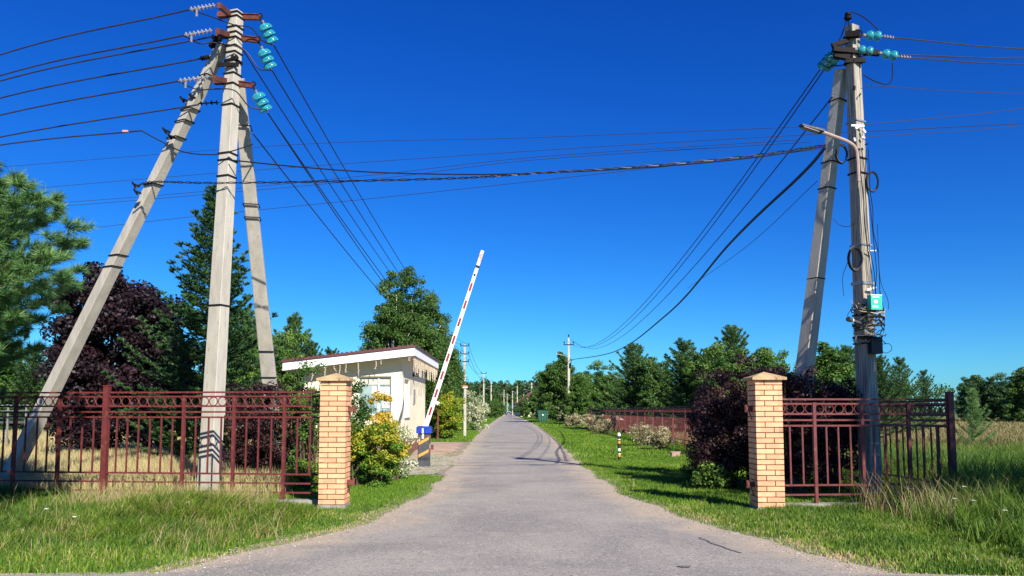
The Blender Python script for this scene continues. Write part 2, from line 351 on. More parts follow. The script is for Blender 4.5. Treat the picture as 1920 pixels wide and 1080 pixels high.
M['seam'] = surf('tar_seam', (0.10, 0.09, 0.085), (0.16, 0.14, 0.13), 0.85, scale=6)
M['faded_paint'] = surf('faded_marking', (0.44, 0.40, 0.36), (0.30, 0.26, 0.235), 0.85, scale=6, lo=0.4, hi=0.6)

def grid_sheet(name, x0, x1, y0, y1, nx, ny, zf, mat):
    X, Y = np.meshgrid(np.linspace(x0, x1, nx), np.linspace(y0, y1, ny))
    V = np.stack([X, Y, zf(X, Y)], -1).reshape(-1, 3)
    i = np.arange((nx-1)*(ny-1)); r, c = i//(nx-1), i % (nx-1); a = r*nx+c
    me = bpy.data.meshes.new(name); me.from_pydata(V.tolist(), [], np.stack([a, a+1, a+nx+1, a+nx], 1).tolist()); me.update()
    return tag(link(name, me, mat), kind='structure')
grid_sheet('ground', -1500, 1500, -300, 3000, 31, 34, lambda X, Y: X*0, M['ground'])

# road outline in metres: left and right edges, matched at each depth
def GE(px, py): g = G(px, py); return (g.y, g.x)
Ledge = [(5.9, -40.0), (6.1, -12.0), (6.5, -6.2), (7.0, -4.6)] + [GE(*q) for q in [(265,1081),(400,1052),(540,1022),(650,996),(740,958),(800,925),(838,888),(856,862),(876,838),(893,818),(912,800),(930,787),(941,780)]]
Redge = [(5.4, 40.0), (5.6, 12.0), (6.1, 6.6), (6.8, 4.9)] + [GE(*q) for q in [(1690,1078),(1500,1036),(1300,976),(1175,932),(1100,880),(1063,846),(1035,818),(1010,800),(985,787),(967,780)]]
Ledge.append((420, G(949, 773.5).x)); Redge.append((420, G(957.5, 773.5).x))
def edge(tab, y): return np.interp(y, [a for a, b in tab], [b for a, b in tab])
def wob(y, s): return 0.05*np.sin(y*1.9+s) + 0.025*np.sin(y*4.3+2*s) + 0.012*np.sin(y*11.7+s*3)
def xl(y): return edge(Ledge, y) + np.where((np.asarray(y) > 6.9) & (np.asarray(y) < 60), wob(y, 1.0), 0)
def xr(y): return edge(Redge, y) + np.where((np.asarray(y) > 6.9) & (np.asarray(y) < 60), wob(y, 4.0), 0)
def build_road():
    ys = np.concatenate([np.array([-12, 0, 3, 5, 5.2, 5.35]), np.linspace(5.4, 14, 120), np.linspace(14.1, 40, 170), np.linspace(41, 420, 90)])
    nx = 41; V = []; E = []
    for y in ys:
        a, b = (-40, 40) if y < 5.9 else (float(xl(y)), float(xr(y)))
        if y < 5.9: b = 40 if y < 5.5 else float(xr(y))
        for i in range(nx):
            t = i/(nx-1); x = a+(b-a)*t
            V.append((x, y, 0.012)); d = min(x-a, b-x)
            E.append(max(0, 1-d/1.15) if y > 5.5 else 0.0)
    n = len(ys); f = [(r*nx+c, r*nx+c+1, (r+1)*nx+c+1, (r+1)*nx+c) for r in range(n-1) for c in range(nx-1)]
    me = bpy.data.meshes.new('road'); me.from_pydata(V, [], f); me.update()
    at = me.attributes.new('edge', 'FLOAT', 'POINT'); at.data.foreach_set('value', E)
    tag(link('road', me, M['asphalt']), kind='structure')
build_road()
def shoulder():
    mb = MB(); ys = np.concatenate([np.linspace(6.6, 20, 160), np.linspace(20.3, 60, 90)])
    for f, s in ((xl, -1), (xr, 1)):
        vs = []
        for i, y in enumerate(ys):
            x = float(f(y)); o = .30+.14*math.sin(y*3.1+s)+.09*math.sin(y*7.7)+.05*math.sin(y*17+s)
            vs += [(x-s*.10, y, .0085), (x+s*max(.08, o), y, .0085)]
        mb.add(vs, [(2*i, 2*i+1, 2*i+3, 2*i+2) for i in range(len(ys)-1)])
    tag(mb.build('road_shoulder', M['soil']), kind='structure')
    r = rng(5); n = 5200; y = 6.6+r.uniform(0, 1, n)**1.8*22; side = r.random(n) < .5; e = np.where(side, xl(y), xr(y)); d = r.normal(0, .22, n); x = e+np.where(side, 1, -1)*(d+.08)
    m = 2600; y2 = r.uniform(6.4, 15, m); x2 = xl(y2)+(xr(y2)-xl(y2))*r.uniform(0, 1, m); x = np.concatenate([x, x2]); y = np.concatenate([y, y2]); sz = r.uniform(.003, .010, n+m)*np.where(np.arange(n+m) < n, 1.2, .75)
    c = np.stack([x, y, np.full(n+m, .014)], 1); O = np.array([[1, 0, 0], [0, 1, 0], [-1, 0, 0], [0, -1, 0]]); T = np.array([0, 0, .8]); F_ = []
    for k in range(4):
        a = c+O[k]*sz[:, None]*r.uniform(.6, 1.2, (n+m, 1)); b = c+O[(k+1) % 4]*sz[:, None]*r.uniform(.6, 1.2, (n+m, 1)); F_.append(np.stack([a, b, c+T*sz[:, None]], 1))
    tag(link('gravel', soup('gravel', np.concatenate(F_), 3, np.tile(r.random(n+m), 4)), M['stone']), 'loose grit and small stones along the road edges', 'gravel', None, 'stuff')
def poly_sheet(name, pts, z, mat, kind='structure'):
    mb = MB(); mb.add([(p[0], p[1], z) for p in pts], [tuple(range(len(pts)))]); return tag(mb.build(name, mat), kind=kind)
def gxy(*pp): return [tuple(G(*q)[:2]) for q in pp]
shoulder()
poly_sheet('paved_apron', gxy((757, 870), (862, 862), (905, 829), (792, 829)) , 0.006, M['paving'])
poly_sheet('sandy_patch', gxy((690, 893), (812, 890), (850, 872), (862, 856), (800, 853), (757, 862), (700, 880)), 0.009, M['sand'])
poly_sheet('meadow_ground', [(-60, 13.2), (-4.2, 13.2), (-5.5, 24), (-9, 60), (-12, 110), (-120, 110)], 0.004, M['meadow'])
poly_sheet('heath_ground', [(6.9, 17), (40, 17), (160, 130), (9, 130), (7.2, 70)], 0.004, M['heath'])
# tyre and tar lines on the road
mb = MB()
def ribbon(mb, pts, wd, z):
    pts = [Vector((p[0], p[1], z)) for p in pts]; vs = []
    for i, p in enumerate(pts):
        d = (pts[min(i+1, len(pts)-1)]-pts[max(0, i-1)]).normalized(); s = Vector((-d.y, d.x, 0))*wd*(0.6+0.5*abs(math.sin(i*2.3)))
        vs += [p-s, p+s]
    mb.add(vs, [(2*i, 2*i+1, 2*i+3, 2*i+2) for i in range(len(pts)-1)])
def dense(pts, n=8):
    out = []
    for a, b in zip(pts[:-1], pts[1:]):
        for k in range(n): t = k/n; out.append((a[0]+(b[0]-a[0])*t, a[1]+(b[1]-a[1])*t))
    return out+[pts[-1]]
ribbon(mb, dense(gxy((1008, 800), (1030, 815), (1047, 832), (1057, 850), (1062, 866))), 0.045, 0.018)
ribbon(mb, dense(gxy((845, 869), (920, 868), (1000, 866), (1085, 864))), 0.022, 0.018)
ribbon(mb, [(x + random.Random(i).uniform(-.02, .02), y) for i, (x, y) in enumerate(dense(gxy((1310, 1010), (1345, 1025), (1390, 1040)), 5))], 0.012, 0.018)
tag(mb.build('tar_seams', M['seam']), kind='structure')
mb = MB()
for k, y in enumerate([815, 821, 828, 836, 845]):
    a = G(874+18*(1-(y-815)/30), y); b = G(898+8*(1-(y-815)/30), y+0.6); ww = 0.16
    mb.add([(a.x, a.y-ww, 0.017), (b.x, b.y-ww, 0.017), (b.x, b.y+ww, 0.017), (a.x, a.y+ww, 0.017)], [(0, 1, 2, 3)])
tag(mb.build('road_markings', M['faded_paint']), kind='structure')
mb = MB()
for (cx_, cy_, r_) in [(1284, 1066, .05)]:
    g = G(cx_, cy_); mb.add([(g.x+r_*1.2*math.cos(a)*(1+.25*math.sin(3*a)), g.y+r_*math.sin(a)*(1+.3*math.cos(2*a)), 0.02) for a in np.linspace(0, 6.1, 18)], [tuple(range(18))])
tag(mb.build('road_stains', M['seam']), kind='structure')

# ---------------------------------------------------------------- foliage generators
def rand_unit(r, n):
    v = r.normal(size=(n, 3)); return v/np.linalg.norm(v, axis=1, keepdims=True)
def leaves(r, c, size, out=None, flat=0.35, aspect=0.6):
    """rhombic leaves centred at c (N,3)"""
    n = len(c); nrm = rand_unit(r, n)
    if out is not None: nrm = nrm*0.75 + out*0.6
    nrm[:, 2] += flat; nrm /= np.linalg.norm(nrm, axis=1, keepdims=True)
    a = np.cross(nrm, rand_unit(r, n)); a /= np.linalg.norm(a, axis=1, keepdims=True)+1e-9
    b = np.cross(nrm, a); s = size*r.uniform(0.6, 1.3, (n, 1))
    return np.stack([c-a*s*.5, c+b*s*.5*aspect+nrm*s*.08, c+a*s*.5, c-b*s*.5*aspect+nrm*s*.08], 1)
def needles(r, p0, p1, per, length, width, spread=0.9, tint0=0.5):
    """needle triangles along twigs p0->p1 (N,3)"""
    n = len(p0); d = p1-p0; L = np.linalg.norm(d, axis=1, keepdims=True)+1e-9; d = d/L
    idx = np.repeat(np.arange(n), per); t = r.uniform(0, 1.0, (n*per, 1)); pos = p0[idx] + (p1-p0)[idx]*t
    q = rand_unit(r, n*per); dd = d[idx]; q = q - dd*np.sum(q*dd, 1, keepdims=True); q /= np.linalg.norm(q, axis=1, keepdims=True)+1e-9
    nd = dd*(1.0-0.3*spread) + q*spread*r.uniform(0.5, 1.0, (n*per, 1)); nd /= np.linalg.norm(nd, axis=1, keepdims=True)
    s = np.cross(nd, rand_unit(r, n*per)); s /= np.linalg.norm(s, axis=1, keepdims=True)+1e-9
    l = length*r.uniform(0.7, 1.15, (n*per, 1))
    V = np.stack([pos-s*width/2, pos+s*width/2, pos+nd*l], 1)
    tn = np.clip(np.repeat(r.normal(tint0, 0.17, n), per) + r.normal(0, 0.10, n*per) + 0.12*nd[:, 2], 0, 1)
    return V, tn
def conifer_meshes(seed, h, rad, whorls, nb, up0, up1, step, twig, per, nl, nw, z0=0.06, power=0.8, droop=0.0, jag=0.25, bare=0.12, trunk_r=None, spread=0.9, side=0.9, lvl2=False, radf=None, ctint=0.5):
    r = rng(seed); P0 = []; P1 = []; mb = MB(); tr = trunk_r or h*0.014
    n = 9; pts = [Vector((0.02*h*math.sin(i*0.9+seed), 0.02*h*math.cos(i*1.3+seed), h*i/(n-1)*0.985)) if i else Vector((0, 0, -0.1)) for i in range(n)]
    pts = [Vector((p.x*0.35, p.y*0.35, p.z)) for p in pts]
    mb.tube(pts, tr, 8, r1=tr*0.12)
    zs = z0 + (1-z0)*np.linspace(0, 0.97, whorls)**0.95
    for wi, z in enumerate(zs):
        L0 = rad*(1-z)**power + 0.035*h*0.5 if radf is None else float(np.interp(z*h, [a for a, b in radf], [b for a, b in radf]))
        k = nb if z < 0.8 else max(3, nb-2)
        for b in range(k):
            az = 2*math.pi*(b/k) + wi*2.4 + r.uniform(-.35, .35); L = L0*r.uniform(1-jag*1.3, 1+jag*0.7)
            up = up0+(up1-up0)*z + r.uniform(-.12, .12)
            hd = np.array([math.cos(az), math.sin(az), 0.0]); base = np.array([0, 0, z*h+r.uniform(-.02, .02)*h])
            m = max(3, int(L/step)); ts = np.linspace(0, 1, m+1)
            path = base + np.outer(ts*L, hd)*math.cos(up) ; path[:, 2] += ts*L*math.sin(up) - droop*L*np.sin(ts*math.pi)*0.5 + 0.10*L*ts**3
            if L > 0.25: mb.tube([Vector(p) for p in path[::max(1, m//3)]] , max(0.004, tr*0.22*(1-z)+0.004), 4, r1=0.003)
            sd_ = np.array([-hd[1], hd[0], 0.0])
            for i in range(1, m+1):
                t = ts[i]
                if t < bare: continue
                p = path[i]; fwd = path[i]-path[i-1]; fwd = fwd/(np.linalg.norm(fwd)+1e-9)
                tl = twig*(1.15-0.7*t)*r.uniform(0.7, 1.2)*min(1.0, L/(twig*1.5)+0.2)
                P0.append(path[i-1]); P1.append(p)
                for s in (-1, 1):
                    dr = fwd*0.75 + sd_*s*side + np.array([0, 0, r.uniform(-.15, .45)]); dr /= np.linalg.norm(dr)
                    e = p+dr*tl; P0.append(p); P1.append(e)
                    if lvl2:
                        for q in (0.45, 0.75):
                            pp = p+dr*tl*q
                            for s2 in (-1, 1):
                                d2 = dr*0.8 + np.cross(dr, [0, 0, 1])*s2*0.8 + np.array([0, 0, r.uniform(-.1, .4)]); d2 /= np.linalg.norm(d2)
                                P0.append(pp); P1.append(pp+d2*tl*0.42)
                if i == m:
                    P0.append(p); P1.append(p+fwd*tl*0.8+np.array([0, 0, tl*.2]))
    P0.append(np.array([0, 0, h*0.95])); P1.append(np.array([0, 0, h*1.03])); P0.append(np.array([0, 0, h*0.9])); P1.append(np.array([0, 0, h*0.97]))
    V, t = needles(r, np.array(P0), np.array(P1), per, nl, nw, spread, ctint)
    return soup('needles', V, 3, t), mb.mesh('trunk', True)
def broadleaf_meshes(seed, h, rx, ry, zc, rz, clumps, nleaf, size, clump_r=0.22, trunk_r=0.12, gap=0.0, shape=1.0, stems=1, limb=True, flat=0.35, shell=0.45, tintbias=0.5, topgold=0.0, ztilt=0.0):
    """crown ellipsoid centred (0,0,zc) with radii rx,ry,rz, built of uneven leaf clumps"""
    r = rng(seed); d = rand_unit(r, clumps); rr = (shell + (1-shell)*r.uniform(0, 1, (clumps, 1))**0.6)
    lump = 1 + 0.16*np.sin(d[:, 0:1]*5+seed) + 0.14*np.sin(d[:, 2:3]*6+seed*2) + r.normal(0, 0.07, (clumps, 1))
    c = d*rr*lump*np.array([rx, ry, rz]); zz = c[:, 2:3]/rz
    if shape < 1.0: c[:, :2] *= np.clip(1-(1-shape)*(zz+1)/2, 0.15, 1.2)
    c[:, 2] += zc
    keep = c[:, 2] > 0.03*h; c = c[keep]; k = len(c)
    cs = r.uniform(0.5, 1.3, k); idx = r.choice(k, nleaf, p=cs/cs.sum())
    off = rand_unit(r, nleaf)*r.uniform(0, 1, (nleaf, 1))**0.45*clump_r*cs[idx][:, None]*np.array([1, 1, 0.75])
    ctr = c[idx]+off; ctr[:, 2] = np.maximum(ctr[:, 2], 0.04)
    outv = off/(np.linalg.norm(off, axis=1, keepdims=True)+1e-9)
    ct = r.normal(tintbias, 0.14, k)
    t = ct[idx] + r.normal(0, 0.13, nleaf)
    if topgold: t += topgold*((ctr[:, 2]-zc)/rz)
    V = leaves(r, ctr, size, outv, flat)
    mb = MB()
    for s in range(stems):
        a = 2*math.pi*s/max(1, stems)+seed; bx = 0 if stems == 1 else 0.15*rx
        b0 = Vector((bx*math.cos(a), bx*math.sin(a), -0.1)); lean = 0 if stems == 1 else 0.5
        top = Vector((rx*lean*math.cos(a), ry*lean*math.sin(a), zc+rz*0.75))
        path = [b0.lerp(top, q)+Vector((0.05*h*math.sin(q*5+seed+s)*q, 0.04*h*math.cos(q*4+s)*q, 0))*0.5 for q in np.linspace(0, 1, 7)]
        mb.tube(path, trunk_r, 7, r1=trunk_r*0.15)
        if limb:
            for j in r.choice(k, min(k, 16 if stems == 1 else 7), replace=False):
                e = Vector(c[j]); q = min(0.95, max(0.08, (e.z-0.25*rz)/(zc+rz)*0.75)); st = b0.lerp(top, q)
                mid = st.lerp(e, 0.5)+Vector((0, 0, 0.06*h)); mb.tube([st, mid, e], trunk_r*0.33, 4, r1=trunk_r*0.06)
    return soup('foliage', V, 4, np.clip(t, 0, 1)), mb.mesh('trunk', True)
def plant(name, loc, meshes, lm, bm, label, cat, group=None, rz=0.0, s=1.0, parts=('crown', 'trunk')):
    o = thing(name, loc, label, cat, group); o.rotation_euler = (0, 0, rz); o.scale = (s, s, s) if not isinstance(s, tuple) else s
    for nm, me, mt in ((parts[0], meshes[0], lm), (parts[1], meshes[1], bm)):
        if me is None: continue
        if not me.materials: me.materials.append(mt)
        c = bpy.data.objects.new(nm, me); C.objects.link(c); c.parent = o
    return o

# ---------------------------------------------------------------- grass
def inroad(x, y, m=0.0):
    return (x > xl(y)-m) & (x < xr(y)+m)
def blades(name, pts, hts, wid, mat, label, cat='grass', tint=None, seed=1, lean=0.35, seg=2):
    r = rng(seed); n = len(pts); az = r.uniform(0, 2*np.pi, n); la = r.uniform(0.05, 1, n)*lean
    h = hts*r.uniform(0.55, 1.15, n); dx = np.cos(az)*la*h; dy = np.sin(az)*la*h
    sa = r.uniform(0, 2*np.pi, n); sx, sy = np.cos(sa)*wid/2, np.sin(sa)*wid/2
    b = np.stack([pts[:, 0], pts[:, 1], np.full(n, 0.0)], 1)
    s = np.stack([sx, sy, np.zeros(n)], 1)
    m = b+np.stack([dx*.3, dy*.3, h*.6], 1); e = b+np.stack([dx, dy, h*(1-0.25*la)], 1)
    t = np.clip(tint if tint is not None else r.normal(0.45, 0.2, n), 0, 1)
    V = np.stack([b-s, b+s, m+s*.7, m-s*.7], 1); W = np.stack([m-s*.7, m+s*.7, e, e-s*0.001], 1)
    me = soup(name, np.concatenate([V, W]), 4, np.concatenate([t, t]))
    o = link(name, me, mat); return tag(o, label, cat, None, 'stuff')
def scatter(r, x0, x1, y0, y1, n, cond):
    x = r.uniform(x0, x1, n); y = r.uniform(y0, y1, n); k = cond(x, y); return np.stack([x[k], y[k]], 1)
_VN = np.random.default_rng(99).random((256, 256))
def vnoise(x, y):
    xi = np.floor(x).astype(int); yi = np.floor(y).astype(int); fx = x-xi; fy = y-yi; fx = fx*fx*(3-2*fx); fy = fy*fy*(3-2*fy)
    g = lambda a, b: _VN[a & 255, b & 255]
    return (g(xi, yi)*(1-fx)+g(xi+1, yi)*fx)*(1-fy)+(g(xi, yi+1)*(1-fx)+g(xi+1, yi+1)*fx)*fy
def noise2(x, y, s=1.0, ph=0.0):
    o = 0; amp = 1.0; tot = 0
    for k in range(3):
        f = s*1.3*2.1**k; o = o+amp*vnoise(x*f+ph*7.3+k*31, y*f+ph*3.1+k*17); tot += amp; amp *= .6
    return np.clip((o/tot-.5)*3.2, -1, 1)

FLx0, FLy0, FLx1, FLy1 = -3.02, 12.0, -9.5, 12.75     # left fence line
def build_grass():
    r = rng(11)
    # left verge in front of the fence
    p = scatter(r, -9.5, -1.0, 6.5, 13.0, 120000, lambda x, y: (x < xl(y)+.06-r.uniform(0, 1, len(x))**2*.45) & (y < 12.1-(x+3.0)*0.115))
    x, y = p[:, 0], p[:, 1]; d = xl(y)-x
    tall = np.clip((d-0.2)/1.3, 0.0, 1); tuft = np.exp(-(((x+4.7)/0.9)**2+((y-10.6)/0.8)**2))
    fd = 12.1-(x+3.0)*0.115-y
    h = 0.045+0.13*tall*(0.7+0.6*noise2(x, y, 1.2)) + 0.26*tuft*tall + 0.16*np.clip((-x-5.0)/3, 0, 1)*tall
    h = h*np.where((fd < 0.7) & (tuft < .3) & (x > -7), .45, 1.0)
    lf = np.where(x > -2.9, 0.5, 1.0); h = h*lf
    t = r.normal(0.42, 0.20, len(x)) + 0.30*noise2(x, y, 0.8, 2) + 0.15*tuft - 0.12*np.clip((-x-5)/3, 0, 1) + np.where(d < .25, 0.25, 0)
    blades('verge_grass', p, np.maximum(h, 0.04), 0.011, M['grass'], 'long uneven green grass on the verge before the left fence', tint=t, seed=3, lean=0.75)
    # straw seed stalks by the left fence
    p = scatter(r, -9.0, -3.3, 9.3, 12.3, 900, lambda x, y: (~inroad(x, y, 0.4)) & (r.uniform(0, 1, len(x)) < 0.25+0.75*np.exp(-(((x+4.6)/0.8)**2+((y-11.3)/0.7)**2))))
    blades('straw_stalks', p, 0.50+0*p[:, 0], 0.005, M['grass'], 'pale straw coloured seed stalks standing before the left fence', tint=r.normal(0.93, 0.05, len(p)), seed=4, lean=0.55)
    # left lawn beyond the left pillar
    p = scatter(r, -4.8, 0.5, 11.8, 19.0, 60000, lambda x, y: (x < xl(y)+.05-r.uniform(0, 1, len(x))**2*.35) & (y < 17.2) & (y > 11.9))
    blades('lawn_grass', p, 0.065+0*p[:, 0], 0.010, M['lawn'], 'short green lawn beside the yellow bush and left pillar', tint=r.normal(0.5, 0.18, len(p)), seed=5, lean=0.8)
    p = scatter(r, -6.5, -0.5, 36, 76, 50000, lambda x, y: (x < xl(y)-0.05) & ((y < 52) | (x < -2.5)))
    blades('lawn_grass', p, 0.12+0*p[:, 0], 0.03, M['lawn'], 'green lawn strip below the yellow hedge past the barrier', tint=r.normal(0.5, 0.18, len(p)), seed=6, lean=0.6)
    # right lawn
    p1 = scatter(r, 0.5, 6.6, 11.2, 24, 110000, lambda x, y: x > xr(y)-.05+r.uniform(0, 1, len(x))**2*.35)
    p2 = scatter(r, 0.5, 6.6, 24, 70, 80000, lambda x, y: x > xr(y)+0.02)
    p = np.concatenate([p1, p2]); x, y = p[:, 0], p[:, 1]
    wd = np.where(y < 24, 0.011, 0.026)
    hh = np.where(y < 24, 0.075, 0.10)*(0.85+0.35*noise2(x, y, 1.5)) + np.clip((x-5.0)/1.5, 0, 1)*0.12
    blades('lawn_grass', p, hh, wd, M['lawn'], 'wide bright green lawn between road and long red fence', tint=r.normal(0.5, 0.2, len(p))+0.28*noise2(x, y, .9), seed=7, lean=0.8)
    # right verge in front of the pillar and fence
    p = scatter(r, 0.9, 9.5, 6.4, 11.6, 110000, lambda x, y: (x > xr(y)-.06+r.uniform(0, 1, len(x))**2*.45) & (y > 5.9))
    x, y = p[:, 0], p[:, 1]; d = x-xr(y)
    wild = np.clip((x-5.2)/1.5, 0, 1)*np.clip((y-6.8)/1.5, 0.35, 1); h = 0.05+0.06*np.clip(d, 0, 1)*(1+.7*noise2(x, y, 1.6))+wild*0.30*(0.8+0.5*noise2(x, y, 1.3))
    t = r.normal(0.48, 0.2, len(x))+0.30*noise2(x, y, 1.1, 1)+np.where(d < .3, 0.22, 0)
    blades('verge_grass', p, h, 0.011, M['grass'], 'trampled green and tall wild grass on the right verge', tint=t, seed=8, lean=0.75)
    p = scatter(r, 5.0, 9.5, 8.3, 14, 1500, lambda x, y: (r.uniform(0, 1, len(x)) < 0.3+0.7*np.exp(-(((x-5.6)/0.45)**2+((y-10.6)/0.6)**2))))
    blades('straw_stalks', p, 0.62+0*p[:, 0], 0.006, M['grass'], 'tan seed stalks by the corner of the right fence', tint=r.normal(0.93, 0.06, len(p)), seed=9, lean=0.7)
    # wild field beyond the corner post
    p = scatter(r, 6.8, 16, 11, 24, 70000, lambda x, y: (x < y*0.72+0.6))
    blades('wild_grass', p, 0.46+0.20*noise2(p[:, 0], p[:, 1], 1.1), 0.014, M['grass'], 'tall green weeds growing beyond the right corner post', tint=r.normal(0.5, 0.2, len(p))+0.2*noise2(p[:, 0], p[:, 1], .7), seed=10, lean=0.55)
    p = np.concatenate([scatter(r, 6.9, 36, 22, 48, 80000, lambda x, y: x < y*0.72+1), scatter(r, 7, 90, 48, 125, 70000, lambda x, y: x < y*0.72+1)])
    wd = 0.018+p[:, 1]*0.0009
    blades('heath_grass', p, 0.42+0*p[:, 0], wd, M['brown_grass'], 'brown and dull green meadow stretching to the right tree line', tint=r.normal(0.6, 0.2, len(p))-np.clip((34-p[:, 1])/14, 0, .5)+0.15*noise2(p[:, 0], p[:, 1], .3), seed=12, lean=0.5)
    # dry meadow behind left fence
    p = np.concatenate([scatter(r, -13, -4.0, 12.8, 24, 80000, lambda x, y: (x > -y*0.72-0.5) & (y > 12.9-(x+3)*0.115)), scatter(r, -42, -5.5, 24, 62, 90000, lambda x, y: x > -y*0.70)])
    wd = 0.012+np.clip(p[:, 1]-14, 0, 60)*0.0008
    blades('dry_grass', p, 0.36+0.1*noise2(p[:, 0], p[:, 1], .8), wd, M['dry_grass'], 'tall dry straw coloured meadow behind the left fence', tint=r.normal(0.5, 0.2, len(p)), seed=13, lean=0.5)
    # patchy grass elsewhere beside the far road
    p = np.concatenate([scatter(r, -16, 0, 76, 170, 30000, lambda x, y: x < xl(y)-.1), scatter(r, 0, 22, 70, 170, 30000, lambda x, y: x > xr(y)+.1)])
    blades('roadside_grass', p, 0.2+0*p[:, 0], 0.09, M['lawn'], 'far roadside grass on both sides of the distant road', tint=r.normal(0.45, 0.2, len(p)), seed=14, lean=0.6)
    # weeds in the sandy patch
    q = gxy((690, 893), (850, 872), (862, 856), (757, 856)); xs = [a for a, b in q]; ys = [b for a, b in q]
    p = scatter(r, min(xs), max(xs), min(ys), max(ys)+3, 2600, lambda x, y: (x < xl(y)) & (noise2(x, y, 2.6, 1.2) > 0.12))
    blades('sand_weeds', p, 0.05+0*p[:, 0], 0.012, M['lawn'], 'thin weeds sprouting through the sandy patch by the barrier', tint=r.normal(0.4, 0.15, len(p)), seed=15, lean=1.0)
build_grass()
def tussocks(name, centres, per, hts, wid, mat, label, tint, seed, lean=(0.0, 0.0), spread=.06, droop=.5):
    r = rng(seed); n = len(centres)*per; ci = np.repeat(np.arange(len(centres)), per)
    base = np.zeros((n, 3)); base[:, :2] = centres[ci]+r.normal(0, spread, (n, 2)); H = hts[ci]*r.uniform(.55, 1.15, n)
    az = r.uniform(0, 2*np.pi, n); out = np.stack([np.cos(az)*r.uniform(.1, .7, n)+lean[0], np.sin(az)*r.uniform(.1, .7, n)+lean[1]], 1)
    ts = np.array([0, .3, .6, .85, 1.0]); path = np.zeros((n, 5, 3))
    for k, t in enumerate(ts):
        path[:, k, :2] = base[:, :2]+out*(H*(.25*t+.75*t*t))[:, None]; path[:, k, 2] = H*(t-droop*r.uniform(.3, 1.0, n)*0.45*t**3*(1+np.linalg.norm(out, axis=1)))
    sa = r.uniform(0, 2*np.pi, n); s = np.stack([np.cos(sa), np.sin(sa), np.zeros(n)], 1)*wid/2; ws = [1, .95, .75, .45, .05]
    Q = [np.stack([path[:, k]-s*ws[k], path[:, k]+s*ws[k], path[:, k+1]+s*ws[k+1], path[:, k+1]-s*ws[k+1]], 1) for k in range(4)]
    t = np.clip(r.normal(tint, .13, n)+np.repeat(r.normal(0, .08, len(centres)), per), 0, 1)
    return tag(link(name, soup(name, np.concatenate(Q), 4, np.tile(t, 4)), mat), label, 'grass', None, 'stuff')
def build_tussocks():
    r = rng(61)
    c = scatter(r, -6.9, -2.6, 8.0, 12.0, 640, lambda x, y: (x < xl(y)-.15) & (y < np.where(abs(x+4.4) < .75, 11.75, 11.1)-(x+3)*.115) & (r.uniform(0, 1, len(x)) < .12+.95*np.exp(-(((x+4.3)/1.0)**2+((y-10.2)/1.0)**2))))
    hh = .24+.26*np.exp(-(((c[:, 0]+4.4)/.9)**2+((c[:, 1]-10.5)/.9)**2))
    tussocks('tussock_grass', c, 55, hh, .009, M['grass'], 'long bright yellow green tussocks leaning over before the left fence', .68, 62, (.45, -.32), .05)
    c = scatter(r, -6.2, -3.6, 10.6, 11.9, 110, lambda x, y: x < 0); tussocks('dry_tussock', c, 26, .44+0*c[:, 0], .006, M['grass'], 'pinkish straw tussocks with seed heads beside the left concrete plinth', .95, 63, (.15, -.1), .06, .25)
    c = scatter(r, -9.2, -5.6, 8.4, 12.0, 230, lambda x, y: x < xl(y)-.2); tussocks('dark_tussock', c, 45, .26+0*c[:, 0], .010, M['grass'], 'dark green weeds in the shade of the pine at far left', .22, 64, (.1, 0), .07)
    c = scatter(r, -6.6, -2.8, 7.8, 11.0, 110, lambda x, y: x < xl(y)-.3); tussocks('dry_tussock', c, 16, .24+0*c[:, 0], .006, M['grass'], 'scattered tan dry stems in the green left verge', .93, 65, (.2, -.2), .12, .3)
    c = scatter(r, 3.6, 5.4, 8.6, 11.2, 60, lambda x, y: x > xr(y)+.3); tussocks('verge_tussock', c, 40, .13+0*c[:, 0], .009, M['grass'], 'small green tufts on the verge below the right pillar', .5, 66, (0, 0), .05)
    c = scatter(r, 5.0, 8.4, 7.2, 11.4, 400, lambda x, y: (x > xr(y)+.4) & (x > 4.2+.1*y)); tussocks('wild_tussock', c, 42, .34+.50*np.clip((c[:, 0]-5.2)/1.4, 0, 1), .009, M['grass'], 'tall mixed green weeds along the right edge of the verge', .42, 67, (.1, 0), .08)
    c = scatter(r, 4.9, 6.9, 9.6, 11.3, 30, lambda x, y: x > 0); tussocks('dry_tussock', c, 17, .66+0*c[:, 0], .005, M['grass'], 'tall brown straw tussock leaning before the right corner post', .96, 68, (-.15, -.1), .07, .3)
    c = scatter(r, 6.7, 9.6, 9.6, 16, 240, lambda x, y: x > 0); tussocks('wild_tussock', c, 34, .85+0*c[:, 0], .011, M['grass'], 'tall dark weeds standing beyond the right corner post', .30, 69, (.15, 0), .10)
    c = scatter(r, 1.0, 3.8, 11.6, 15, 26, lambda x, y: x > xr(y)+.1); tussocks('verge_tussock', c, 14, .17+0*c[:, 0], .008, M['grass'], 'thin weeds sticking up between the shadows on the lawn', .7, 70, (0, 0), .04)
build_tussocks()
